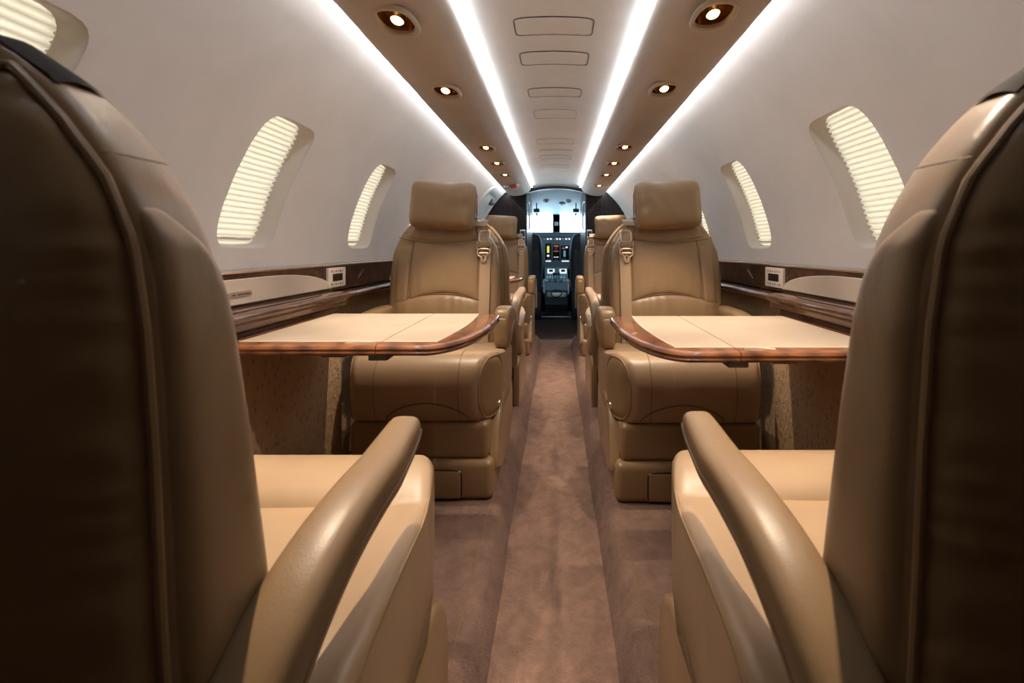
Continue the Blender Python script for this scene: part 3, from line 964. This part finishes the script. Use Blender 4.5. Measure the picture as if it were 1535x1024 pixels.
    cv, cw = 0.35, 0.46
    rows = []
    steps = [0, .08, .18, .3, .45, .62, .8, 1.0]
    us = [(U0+R*t, math.sqrt(max(0, 1-(1-t)**2))) for t in steps] + [(U0+R+(U1-U0-2*R)*k/18, 1) for k in range(1, 18)] + [(U1-R*t, math.sqrt(max(0, 1-(1-t)**2))) for t in steps[::-1]]
    for u, q in us:
        k = 1-q
        row = []
        cen = (u-(U0+U1)/2)/((U1-U0)/2)
        for v, w_ in CP:
            dv = 0.022*k; dw = 0.018*k
            # seat pan dishes gently in its middle, front roll stays full
            dish = 0.010*(1-cen*cen) if (w_ > 0.54 and v < 0.41) else 0
            vv = v-math.copysign(min(abs(v-cv), dv), v-cv)
            ww = w_-math.copysign(min(abs(w_-cw), dw), w_-cw)-dish
            row.append((plan(u, vv), vv, ww))
        rows.append(row)
    loft(bm, rows, True, True)
    bmesh.ops.subdivide_edges(bm, edges=[ed for ed in bm.edges if ed.calc_length() > 0.03], cuts=1, use_grid_fill=True)
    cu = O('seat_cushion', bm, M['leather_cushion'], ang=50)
    # aisle and wall end caps of the front roll, piped top edge, front patch
    for s, uu in ((1, U1), (-1, U0)):
        bm = NB()
        ol = [superel(0.082, 0.108, 2.4, k/48) for k in range(48)]
        loft(bm, [[(plan(uu, 0.495+a*q)-s*0.020+s*t, 0.495+a*q, 0.470+b*q) for a, b in ol] for t, q in ((0.0, 1.0), (0.015, 0.99), (0.021, 0.93), (0.024, 0.7), (0.025, 0.3), (0.025, 0.03))], True, True)
        if style == 'aft': O('bolster_end', bm, M['leather_smooth'], cu, ang=70)
        else: bm.free()
        bm = NB()
        tube(bm, [(plan(uu, 0.495+a)-s*0.002, 0.495+a*1.0, 0.470+b*1.0) for a, b in ol], 0.0030, 6, closed=True)
        if style == 'aft': O('bolster_piping', bm, M['leather_smooth'], cu)
        else: bm.free()
        bm = NB()
        tube(bm, [(plan(uu, v)-s*0.003, v, w_+0.002) for v, w_ in smooth_tab([(0.10, 0.515), (0.16, 0.545), (0.25, 0.556), (0.35, 0.560), (0.44, 0.570), (0.50, 0.576)] if style == 'aft' else [(0.10, 0.520), (0.16, 0.545), (0.25, 0.556), (0.35, 0.560), (0.44, 0.570), (0.50, 0.572), (0.55, 0.550), (0.575, 0.50), (0.578, 0.44)], 24)], 0.0032, 6)
        O('top_piping', bm, M['leather_smooth'], cu)
    bm = NB()
    def fpt(u, w_):
        # front surface of the roll
        best = None
        pr = CP[12:22]
        for (va, wa), (vb, wb) in zip(pr, pr[1:]):
            if wb <= w_ <= wa:
                t = (wa-w_)/(wa-wb); best = va+(vb-va)*t
        if best is None: best = 0.535
        return best
    pts = [(-0.10+0.30*k/30, fpt(0, 0.362+0.075*math.sin(k/30*PI)**0.55)+0.0005, 0.362+0.075*math.sin(k/30*PI)**0.55) for k in range(31)]
    tube(bm, pts, 0.0030, 6)
    for uu in (-0.13, 0.16):
        tube(bm, [(uu, v+0.0005, w_+0.0005) for v, w_ in CP[9:21]], 0.0012, 6)
    O('front_stitching', bm, M['seam'], cu)
    # ---- base
    bm = NB()
    rbox(bm, -0.225, 0.262, 0.085, 0.567, 0.232, 0.362, 0.022, 4)
    O('apron', bm, M['vinyl'], ang=60)
    bm = NB()
    rbox(bm, -0.235, 0.280, 0.075, 0.585, 0.098, 0.236, 0.024, 4)
    bs = O('base', bm, M['vinyl'], ang=60)
    bm = NB()
    rbox(bm, -0.20, 0.170, 0.575, 0.5895, 0.108, 0.205, 0.0065, 3)
    dr = O('drawer', bm, M['vinyl'], bs, ang=60)
    bm = NB()
    ol = [superel(0.1865, 0.050, 9, k/48) for k in range(48)]
    tube(bm, [(-0.015+a, 0.5858, 0.1565+b) for a, b in ol], 0.0022, 6, closed=True)
    O('drawer_gap', bm, M['gap'], bs)
    bm = NB()
    rbox(bm, 0.05, 0.068, 0.587, 0.593, 0.165, 0.190, 0.002, 2)
    O('drawer_latch', bm, M['brass'], dr)
    # aisle side skirt
    bm = NB()
    prof = [(0.03, 0.10), (0.03, 0.30), (0.05, 0.345), (0.10, 0.36), (0.30, 0.355), (0.46, 0.345), (0.52, 0.325), (0.552, 0.28), (0.562, 0.22), (0.566, 0.10)]
    if style == 'aft': prof = [(0.03, 0.20), (0.03, 0.30), (0.05, 0.36), (0.10, 0.40), (0.22, 0.405), (0.34, 0.40), (0.42, 0.385), (0.475, 0.34), (0.52, 0.27), (0.545, 0.225), (0.55, 0.20)]
    prof = [p[:2] for p in smooth_tab(prof, 40)]
    loft(bm, [[(u, 0.3+(v-0.3)*q, 0.1+(w_-0.1)*q) for v, w_ in prof] for u, q in ((0.262, 1.0), (0.284, 1.0), (0.290, 0.99), (0.293, 0.96), (0.2935, 0.5))], True, True)
    O('side_skirt', bm, M['vinyl'], ang=60)
    for vv, ww in (((0.46, 0.395), (0.40, 0.385)) if style == 'aft' else ()):
        bm = NB()
        loft(bm, [[(0.276+t, vv+0.011*q*math.cos(k*PI/12), ww+0.011*q*math.sin(k*PI/12)) for k in range(24)] for t, q in ((0, 1), (0.012, 1), (0.015, 0.8), (0.0155, 0.1))], True, True)
        O('recline_button', bm, M['chrome'], ang=60)
    # ---- aisle armrest
    if style == 'fore':
        path = [(0.345, 0.716, 0.018, 0.012), (0.338, 0.712, 0.022, 0.020), (0.315, 0.706, 0.0245, 0.0235), (0.27, 0.699, 0.027, 0.025), (0.21, 0.690, 0.030, 0.027), (0.15, 0.673, 0.033, 0.029), (0.10, 0.648, 0.036, 0.031), (0.055, 0.612, 0.038, 0.034), (0.02, 0.565, 0.039, 0.036), (0.0, 0.50, 0.038, 0.036), (-0.005, 0.42, 0.034, 0.034)]
    else:
        path = [(0.357, 0.645, 0.020, 0.055), (0.352, 0.647, 0.029, 0.068), (0.34, 0.650, 0.034, 0.076), (0.315, 0.653, 0.036, 0.079), (0.27, 0.664, 0.036, 0.070), (0.20, 0.668, 0.035, 0.055), (0.13, 0.658, 0.034, 0.046), (0.07, 0.625, 0.032, 0.042), (0.03, 0.575, 0.032, 0.04), (0.01, 0.50, 0.031, 0.036), (0.0, 0.42, 0.03, 0.034)]
    pp = smooth_tab(path, 44)
    bm = NB()
    rows = []
    seamL, seamR = [], []
    for i, (v, w_, hw, hh) in enumerate(pp):
        a = pp[max(i-1, 0)]; b = pp[min(i+1, len(pp)-1)]
        if style == 'aft' and i < 12: t = Vector((0, -1, 0))
        else: t = Vector((0, b[0]-a[0], b[1]-a[1])).normalized()
        if style == 'fore' and i < 5: t = Vector((0, -1, -0.2)).normalized()
        up = Vector((1, 0, 0)).cross(t)
        if up.z < 0 or (abs(up.z) < 0.02 and up.y < 0): up = -up
        UA = 0.282 if style == 'aft' else 0.284-0.028*max(0.0, min(1.0, (0.24-v)/0.20))
        hw = hw if style == 'aft' else hw*(1-0.12*max(0.0, min(1.0, (0.24-v)/0.20)))
        c = Vector((UA, v, w_))
        ring = []
        for k in range(32):
            x, z_ = superel(hw, hh, 3.2 if style == 'fore' else 4.2, k/32)
            if z_ > 0: z_ *= 1.0
            ring.append(c+Vector((x, 0, 0))+up*z_)
        rows.append(ring)
        seamR.append(c+Vector((hw*1.0, 0, 0))-up*hh*0.15)
        seamL.append(c-Vector((hw*1.0, 0, 0))-up*hh*0.15)
    loft(bm, rows, True, True)
    ar = O('armrest', bm, M['leather_smooth'], ang=70)
    bm = NB()
    tube(bm, seamR[3:], 0.0016, 6); tube(bm, seamL[3:], 0.0016, 6)
    O('armrest_seam', bm, M['leather_smooth'], ar)
    if style == 'aft':
        UA = 0.282
        bm = NB()
        ol = [superel(0.0245, 0.054, 4.5, k/40) for k in range(40)]
        loft(bm, [[(UA+a*q, 0.351+t, 0.640+b*q) for a, b in ol] for t, q in ((0, 1), (0.008, 0.98), (0.0105, 0.9), (0.011, 0.4), (0.011, 0.03))], True, True)
        O('armrest_end_panel', bm, M['leather_smooth'], ar, ang=60)
    # wall-side armrest
    bm = NB()
    rows = []
    for v, w_, hw, hh in smooth_tab([(0.36, 0.68, 0.012, 0.008), (0.35, 0.682, 0.03, 0.022), (0.30, 0.686, 0.034, 0.027), (0.2, 0.688, 0.034, 0.028), (0.08, 0.685, 0.033, 0.028), (0.04, 0.68, 0.02, 0.015)], 20):
        rows.append([(-0.262+superel(hw, hh, 3, k/28)[0], v, w_+superel(hw, hh, 3, k/28)[1]) for k in range(28)])
    loft(bm, rows, True, True)
    wa = O('armrest', bm, M['leather_smooth'], ang=70)
    bm = NB()
    rbox(bm, -0.285, -0.25, 0.10, 0.30, 0.36, 0.67, 0.008, 3)
    O('armrest_support', bm, M['leather_smooth'], wa)
    return e

YR = 0.320; YM = 2.145; P2 = 2.09
seat(-1, 1, YR-0.012, 'fore', 'near left forward-facing tan seat with its dark back filling the left edge')
seat(1, 1, YR+0.008, 'fore', 'near right forward-facing tan seat with its dark back filling the right edge', nudge=0.010)
seat(-1, -1, YM, 'aft', 'tan seat facing the camera behind the left table, with puffy head pillow')
seat(1, -1, YM-0.02, 'aft', 'tan seat facing the camera behind the right table, with puffy head pillow')
seat(-1, 1, YR+P2+0.05, 'fore', 'left tan seat turned forward, back to back with the left middle seat')
seat(1, 1, YR+P2+0.04, 'fore', 'right tan seat turned forward, back to back with the right middle seat')
seat(-1, -1, YM+P2, 'aft', 'farthest tan seat on the left, facing the camera beside the dark bulkhead')
seat(1, -1, YM+P2-0.02, 'aft', 'farthest tan seat on the right, facing the camera beside the dark bulkhead')

# ------------------------------------------------------------------ forward bulkheads and cockpit
DH = 0.315
def bulkhead(side, nm):
    pts = [(DH, 0.0), (DH, EYE+0.70)]
    a0 = math.asin((EYE+0.70-ZC)/RW); 
    pts += [(0.85*math.cos(a)*1.0, ZC+0.85*math.sin(a)) for a in [a0*(1-k/18) for k in range(19)]]
    pts += [(0.88, 0.915), (0.88, 0.0)]
    bm = NB()
    loft(bm, [[(side*x, y, z) for x, z in pts] for y in (4.9, 5.95)], True, True)
    b = obj('wall_front_'+nm, bm, M['wood_dark'], kind='structure', flat=True)
    # fittings on the bulkhead face
    g = empty('galley_switch_panel', (side*0.36, 4.89, 1.06), 'small metal framed switch panel on the dark %s bulkhead by the cockpit opening' % nm, 'switch panel', 'bulkhead switch panels')
    bm = NB(); rbox(bm, side*0.36-0.03, side*0.36+0.03, 4.884, 4.899, 0.93, 1.17, 0.004, 2)
    obj('plate', bm, M['steel'], g)
    for q in range(3):
        bm = NB(); rbox(bm, side*0.36-0.022, side*0.36+0.022, 4.880, 4.886, 0.945+q*0.075, 1.005+q*0.075, 0.003, 2)
        obj('module', bm, M['cock_dark'], g)
    bm = NB()
    rbox(bm, side*0.322-0.008, side*0.322+0.008, 4.87, 4.9, 0.0, EYE+0.66, 0.004, 2)
    obj('trim_%d' % (7 if side < 0 else 8), bm, M['cock_dark'], kind='structure')
    # vertical chrome rail
    bm = NB()
    tube(bm, [(side*0.300, 5.0, 1.18), (side*0.296, 5.0, 1.2), (side*0.296, 5.0, 1.46), (side*0.300, 5.0, 1.48), (side*0.314, 5.0, 1.48)], 0.006, 8)
    tube(bm, [(side*0.300, 5.0, 1.18), (side*0.314, 5.0, 1.18)], 0.006, 8)
    obj('grab_rail', bm, M['chrome'], label='vertical chrome grab handle on the %s side of the cockpit opening' % nm, cat='handle', group='cockpit grab handles', origin=(side*0.30, 5.0, 1.18))
bulkhead(-1, 'left'); bulkhead(1, 'right')
# arch over the opening
bm = NB()
n = 20
def archz(x): return EYE+0.700-0.030*(x/0.262)**2
rows = []
for y, dz in ((5.10, 0.012), (5.10, -0.03), (5.16, -0.03), (5.16, 0.012)):
    rows.append([(-0.32+0.64*k/n, y, archz(-0.32+0.64*k/n)+dz) for k in range(n+1)])
rows.append(rows[0])
loft(bm, rows, False, False)
obj('trim_9', bm, M['cock_dark'], kind='structure')
# cockpit liner: ceiling slopes down to the windscreen
bm = NB()
def cock_ceil(i, j):
    x = -0.78+1.56*i; y = 5.13+(6.95-5.13)*j
    h = 0.705-0.06*j-0.13*j*j
    return (x, y, EYE+h-(0.045+0.02*j)*(x/0.262)**2*0.55)
grid(bm, cock_ceil, 24, 16)
obj('ceiling_cockpit', bm, M['cock_liner'], kind='structure')
for side, nm in ((-1, 'left'), (1, 'right')):
    bm = NB()
    fx = side*0.74
    loft(bm, [[(fx, y, 0.0), (fx, y, 1.0)] for y in (5.95, 7.2)], False, False)
    loft(bm, [[(fx, y, 1.30), (side*0.70, y, 1.46)] for y in (5.95, 7.2)], False, False)
    for a, b in ((5.95, 6.25), (6.8, 7.2)):
        loft(bm, [[(fx, y, 1.0), (fx, y, 1.30)] for y in (a, b)], False, False)
    obj('wall_cockpit_'+nm, bm, M['cock_liner'], kind='structure', flat=True)
bm = NB()
# windscreen frame: two openings, centre post
yw = 6.95
def rectp(x0, x1, z0, z1): bm.faces.new([bm.verts.new(p) for p in ((x0, yw, z0), (x1, yw, z0), (x1, yw, z1), (x0, yw, z1))])
zb, zt = EYE+0.245, EYE+0.515
rectp(-0.8, 0.8, 0.0, zb); rectp(-0.8, 0.8, zt, 1.75); rectp(-0.8, -0.62, zb, zt); rectp(0.62, 0.8, zb, zt); rectp(-0.055, 0.055, zb, zt)
bmesh.ops.solidify(bm, geom=list(bm.faces), thickness=0.05)
obj('wall_cockpit_front', bm, M['cock_liner'], kind='structure', flat=True)
for k, (x0, x1) in enumerate(((-0.62, -0.055), (0.055, 0.62))):
    bm = NB(); bm.faces.new([bm.verts.new(p) for p in ((x0, yw+0.03, zb), (x1, yw+0.03, zb), (x1, yw+0.03, zt), (x0, yw+0.03, zt))])
    obj('window_%d' % (10+k), bm, M['glass'], kind='structure', flat=True)
# instrument panel
ip = empty('instrument_panel', (0, 6.7, 0.6), 'dark instrument panel with small displays under the cockpit windscreen', 'instrument panel')
bm = NB(); rbox(bm, -0.62, 0.62, 6.62, 6.94, EYE+0.165, EYE+0.235, 0.02, 3); obj('glareshield', bm, M['cock_panel'], ip)
bm = NB(); rbox(bm, -0.60, 0.60, 6.66, 6.94, 0.66, EYE+0.168, 0.01, 2); obj('panel_face', bm, M['cock_panel'], ip)
def face_box(nm, x0, x1, z0, z1, m, par, t=0.008):
    b_ = NB(); rbox(b_, x0, x1, 6.66-t, 6.661, z0, z1, 0.003, 2); return obj(nm, b_, m, par)
K = 6.66/680
def px(x): return CX+(x-835)*K
def pz(y): return EYE-(y-372)*K
for k in range(9):
    face_box('annunciator', px(815+k*4.6), px(818+k*4.6), pz(359.5), pz(357), M['lcd_white'] if k % 3 else M['steel'], ip)
sc1 = face_box('display', px(817.5), px(826), pz(389), pz(365), M['screen'], ip)
for z0, z1, m in ((379, 369, 'lcd_yellow'), (385, 382, 'lcd_white')):
    b_ = NB(); rbox(b_, px(820), px(823.5), 6.648, 6.652, pz(z0), pz(z1)); obj('readout', b_, M[m], sc1, flat=True)
sc2 = face_box('display', px(829), px(838.5), pz(391), pz(366), M['screen'], ip)
for z0, z1, m in ((370, 367.5, 'lcd_red'), (377.5, 376, 'lcd_red'), (386, 385, 'lcd_white')):
    b_ = NB(); rbox(b_, px(830), px(837.5), 6.648, 6.652, pz(z0), pz(z1)); obj('readout', b_, M[m], sc2, flat=True)
sc3 = face_box('display', px(841), px(853), pz(389), pz(368), M['screen'], ip)
for x0, x1, z0, z1, m in ((842, 847, 373, 371.5, 'lcd_red'), (848, 851, 372, 369.5, 'lcd_white'), (844.5, 848, 385, 376, 'lcd_blue')):
    b_ = NB(); rbox(b_, px(x0), px(x1), 6.648, 6.652, pz(z0), pz(z1)); obj('readout', b_, M[m], sc3, flat=True)
for x0, x1 in ((818, 826), (842, 853)):
    face_box('readout_strip', px(x0), px(x1), pz(392.5), pz(390.5), M['lcd_white'], ip)
# centre pedestal with throttles
pd = empty('centre_pedestal', (0, 6.4, 0.0), 'slate centre pedestal with throttle levers between the pilot seats', 'pedestal')
bm = NB()
loft(bm, [[(-0.165, 6.655, 0.69), (0.165, 6.655, 0.69), (0.165, 6.655, 0.0), (-0.165, 6.655, 0.0)], [(-0.165, 6.45, 0.52), (0.165, 6.45, 0.52), (0.165, 6.45, 0.0), (-0.165, 6.45, 0.0)], [(-0.155, 6.16, 0.40), (0.155, 6.16, 0.40), (0.155, 6.2, 0.2), (-0.155, 6.2, 0.2)]], True, True)
obj('console_body', bm, M['cock_panel'], pd, flat=True)
def slab(u0, u1, t0, t1, m, nm, th=0.012):
    # boxes lying on the sloping faces
    def at(x, t):
        if t < 0.5: return Vector((x, 6.655-0.205*t*2, 0.69-0.17*t*2))
        return Vector((x, 6.45-0.29*(t-0.5)*2, 0.52-0.12*(t-0.5)*2))
    b_ = NB()
    lo = [at(u0, t0), at(u1, t0), at(u1, t1), at(u0, t1)]
    hi = [p+Vector((0, -0.5*th, th)) for p in lo]
    loft(b_, [lo, hi], True, True); return obj(nm, b_, m, pd, flat=True)
for x0, x1 in ((-0.13, -0.025), (0.045, 0.15)):
    s_ = slab(x0, x1, 0.10, 0.26, M['lcd_white'], 'keypad', 0.012)
    slab(x0+0.025, x1-0.025, 0.14, 0.22, M['screen'], 'keypad_screen', 0.016)
for k in range(7):
    slab(-0.14+k*0.04, -0.115+k*0.04, 0.38, 0.46, M['steel'] if k % 2 else M['lcd_blue'], 'switch', 0.01)
    slab(-0.14+k*0.04, -0.12+k*0.04, 0.55, 0.62, M['cock_dark'] if k % 2 else M['steel'], 'switch', 0.014)
for x in (-0.035, 0.0, 0.035):
    b_ = NB(); tube(b_, [(x, 6.40, 0.48), (x, 6.36, 0.56), (x, 6.34, 0.60)], 0.008, 8); lv = obj('throttle_lever', b_, M['steel'], pd)
    b_ = NB(); rbox(b_, x-0.015, x+0.015, 6.32, 6.36, 0.59, 0.63, 0.008, 2); obj('lever_knob', b_, M['cock_dark'], lv)
b_ = NB(); rbox(b_, -0.13, 0.14, 6.10, 6.20, 0.30, 0.37, 0.015, 2); obj('trim_box', b_, M['steel'], pd)
b_ = NB(); tube(b_, [(0.07*math.cos(k*PI/10), 6.095, 0.36+0.05*math.sin(k*PI/10)) for k in range(20)], 0.009, 8, closed=True); obj('trim_wheel', b_, M['cock_dark'], pd)
# pilot seats
for side, nm in ((-1, 'left'), (1, 'right')):
    e = empty('pilot_seat', (side*0.36, 6.15, 0.0), 'dark navy leather pilot seat seen from behind at the %s of the cockpit opening' % nm, 'pilot seat', 'pilot seats')
    bm = NB()
    rows = []
    for w_, a, b_, yy in smooth_tab([(0.42, 0.15, 0.04, 6.17), (0.55, 0.175, 0.055, 6.15), (0.8, 0.18, 0.06, 6.12), (1.0, 0.17, 0.055, 6.09), (1.1, 0.15, 0.05, 6.08), (1.15, 0.11, 0.04, 6.08), (1.165, 0.06, 0.02, 6.08)], 24):
        rows.append([(side*0.36+superel(a, 1, 3.2, k/36)[0], yy+superel(1, b_, 2.6, k/36)[1], w_) for k in range(36)])
    loft(bm, rows, True, True); bk = obj('backrest', bm, M['cock_seat'], e, ang=60)
    bm = NB(); rbox(bm, side*0.36-0.12, side*0.36+0.12, 6.045, 6.075, 0.60, 0.98, 0.012, 3); obj('back_pocket', bm, M['cock_seat'], bk)
    bm = NB(); rbox(bm, side*0.36-0.18, side*0.36+0.18, 6.16, 6.60, 0.36, 0.46, 0.03, 3); obj('seat_cushion', bm, M['cock_seat'], e)
    bm = NB(); rbox(bm, side*0.36-0.15, side*0.36+0.15, 6.12, 6.50, 0.0, 0.37, 0.01, 2); obj('pedestal_base', bm, M['cock_dark'], e)
    bm = NB(); rbox(bm, side*0.165-0.022, side*0.165+0.022, 6.02, 6.32, 0.50, 0.545, 0.012, 3); a_ = obj('armrest', bm, M['steel'], e)
    bm = NB(); rbox(bm, side*0.165-0.012, side*0.165+0.012, 6.04, 6.09, 0.36, 0.505, 0.006, 2); obj('armrest_post', bm, M['steel'], a_)
# overhead fittings
def ceil_at(x, y):
    j = (y-5.13)/(6.95-5.13); i = (x+0.78)/1.56
    return Vector(cock_ceil(i, j))
fit = [(-0.135, 6.0, 'small round speaker at the left of the cockpit ceiling'), (0.165, 6.0, 'small round speaker at the right of the cockpit ceiling'), (0.085, 6.2, 'square vent tile right of centre on the cockpit ceiling')]
for i, (x, y, lb) in enumerate(fit):
    p = ceil_at(x, y)
    bm = NB()
    if i < 2:
        loft(bm, [[(p.x+0.04*q*math.cos(k*PI/12), p.y+0.06*q*math.sin(k*PI/12), p.z+dz-0.25*0.06*q*math.sin(k*PI/12)) for k in range(24)] for dz, q in ((0.01, 1), (-0.012, 1), (-0.02, 0.85), (-0.02, 0.5), (-0.012, 0.45), (-0.012, 0.05))], True, True)
    else:
        loft(bm, [[(p.x+a*q, p.y+b*q, p.z+dz-0.3*b*q) for a, b in ((0.045, 0), (0, 0.09), (-0.045, 0), (0, -0.09))] for dz, q in ((0.01, 1), (-0.012, 1), (-0.018, 0.8))], True, True)
    obj('ceiling_speaker' if i < 2 else 'ceiling_vent', bm, M['cock_dark'] if i == 2 else M['grey'], label=lb, cat='speaker' if i < 2 else 'vent', origin=tuple(p))
for side, nm in ((-1, 'left'), (1, 'right')):
    p = Vector((side*0.265, 6.1, EYE+0.50))
    e = empty('cockpit_lamp', p, 'dark swivel map lamp hanging at the upper %s of the cockpit opening' % nm, 'lamp', 'cockpit map lamps')
    top = ceil_at(side*0.265, 6.1)
    bm = NB(); tube(bm, [top+Vector((0, 0, 0.01)), Vector((p.x, p.y, p.z+0.03))], 0.007, 8); obj('stem', bm, M['cock_dark'], e)
    bm = NB(); rbox(bm, p.x-0.04, p.x+0.04, p.y-0.03, p.y+0.03, p.z-0.02, p.z+0.03, 0.012, 3); obj('lamp_head', bm, M['cock_panel'], e)
    bm = NB(); tube(bm, [(p.x+side*0.0, p.y, p.z-0.03), (p.x-side*0.01, p.y, p.z-0.06)], 0.010, 10); obj('handset', bm, M['cock_dark'], e)
# compass on the windscreen post
p = Vector((0, 6.90, EYE+0.37))
bm = NB(); rbox(bm, -0.025, 0.025, 6.88, 6.949, p.z-0.03, p.z+0.03, 0.01, 3)
obj('standby_compass', bm, M['grey'], label='small grey compass on the post between the cockpit windscreens', cat='compass', origin=tuple(p))

# entry door surround, exit sign and placards at the far left
bm = NB()
yA, yB = 4.12, 4.84
R = []
ol = [superel(math.radians(30), (yB-yA)/2, 6, k/64) for k in range(64)]
for q, off in ((1.0, 0.0), (1.0, -0.012), (0.96, -0.018), (0.86, -0.018), (0.84, -0.006), (0.0, -0.006)):
    R.append([wall_pt(-1, math.radians(18)+a*q, (yA+yB)/2+b*q, RW+off) for a, b in ol])
loft(bm, R, True, False)
obj('door_1', bm, M['doorframe'], kind='structure', ang=50)
e = empty('door_lock_box', wall_pt(-1, math.radians(38), 4.55, RW-0.02), 'small black latch box high on the far left entry door liner', 'latch')
bm = NB()
c = Vector(wall_pt(-1, math.radians(38), 4.55, RW-0.02)); rbox(bm, c.x-0.025, c.x+0.025, c.y-0.06, c.y+0.06, c.z-0.03, c.z+0.03, 0.006, 2)
obj('housing', bm, M['ink'], e)
bm = NB(); rbox(bm, c.x+0.02, c.x+0.034, c.y-0.03, c.y+0.03, c.z-0.012, c.z+0.008, 0.003, 2); obj('latch_lever', bm, M['steel'], e)
for k, (a, y, hw) in enumerate(((24, 4.35, 0.07), (29, 4.42, 0.05), (18, 4.33, 0.05))):
    bm = NB()
    grid(bm, lambda i, j: wall_pt(-1, math.radians(a+(-1.6+3.2*i)), y-hw+2*hw*j, RW-0.021), 3, 3)
    r = bmesh.ops.solidify(bm, geom=list(bm.faces), thickness=0.003)
    obj('door_placard', bm, [M['white'], M['orange'], M['cream_panel']][k], label=['white instruction placard on the far left entry door', 'small tan placard above the white one on the entry door', 'lowest pale placard on the far left entry door'][k], cat='placard', origin=wall_pt(-1, math.radians(a), y, RW-0.02))
p = Vector(psu_pt(-1, S_SPOT, 4.05))
e = empty('exit_sign', p, 'small red and white marker block on the far end of the left ceiling panel', 'sign')
bm = NB(); rbox(bm, p.x-0.02, p.x+0.035, p.y-0.03, p.y+0.03, p.z-0.022, p.z+0.004, 0.004, 2); obj('red_block', bm, M['red'], e)
bm = NB(); rbox(bm, p.x+0.035, p.x+0.058, p.y-0.03, p.y+0.03, p.z-0.014, p.z+0.01, 0.004, 2); obj('white_block', bm, M['white'], e)
bm = NB(); rbox(bm, p.x+0.03, p.x+0.048, p.y-0.005, p.y+0.035, p.z-0.01, p.z+0.02, 0.003, 2); obj('dark_mount', bm, M['ink'], e)
bm = NB()
q_ = Vector(psu_pt(-1, 10.6/(len(PSU)-1), 4.1))
loft(bm, [[(q_.x+0.022*s*math.cos(k*PI/10), q_.y+0.03*s*math.sin(k*PI/10), q_.z+dz) for k in range(20)] for dz, s in ((0.004, 1), (-0.012, 1), (-0.018, 0.7), (-0.018, 0.1))], True, True)
obj('air_outlet', bm, M['steel'], label='small silver air outlet beside the red marker on the left ceiling panel', cat='air outlet', origin=tuple(q_))
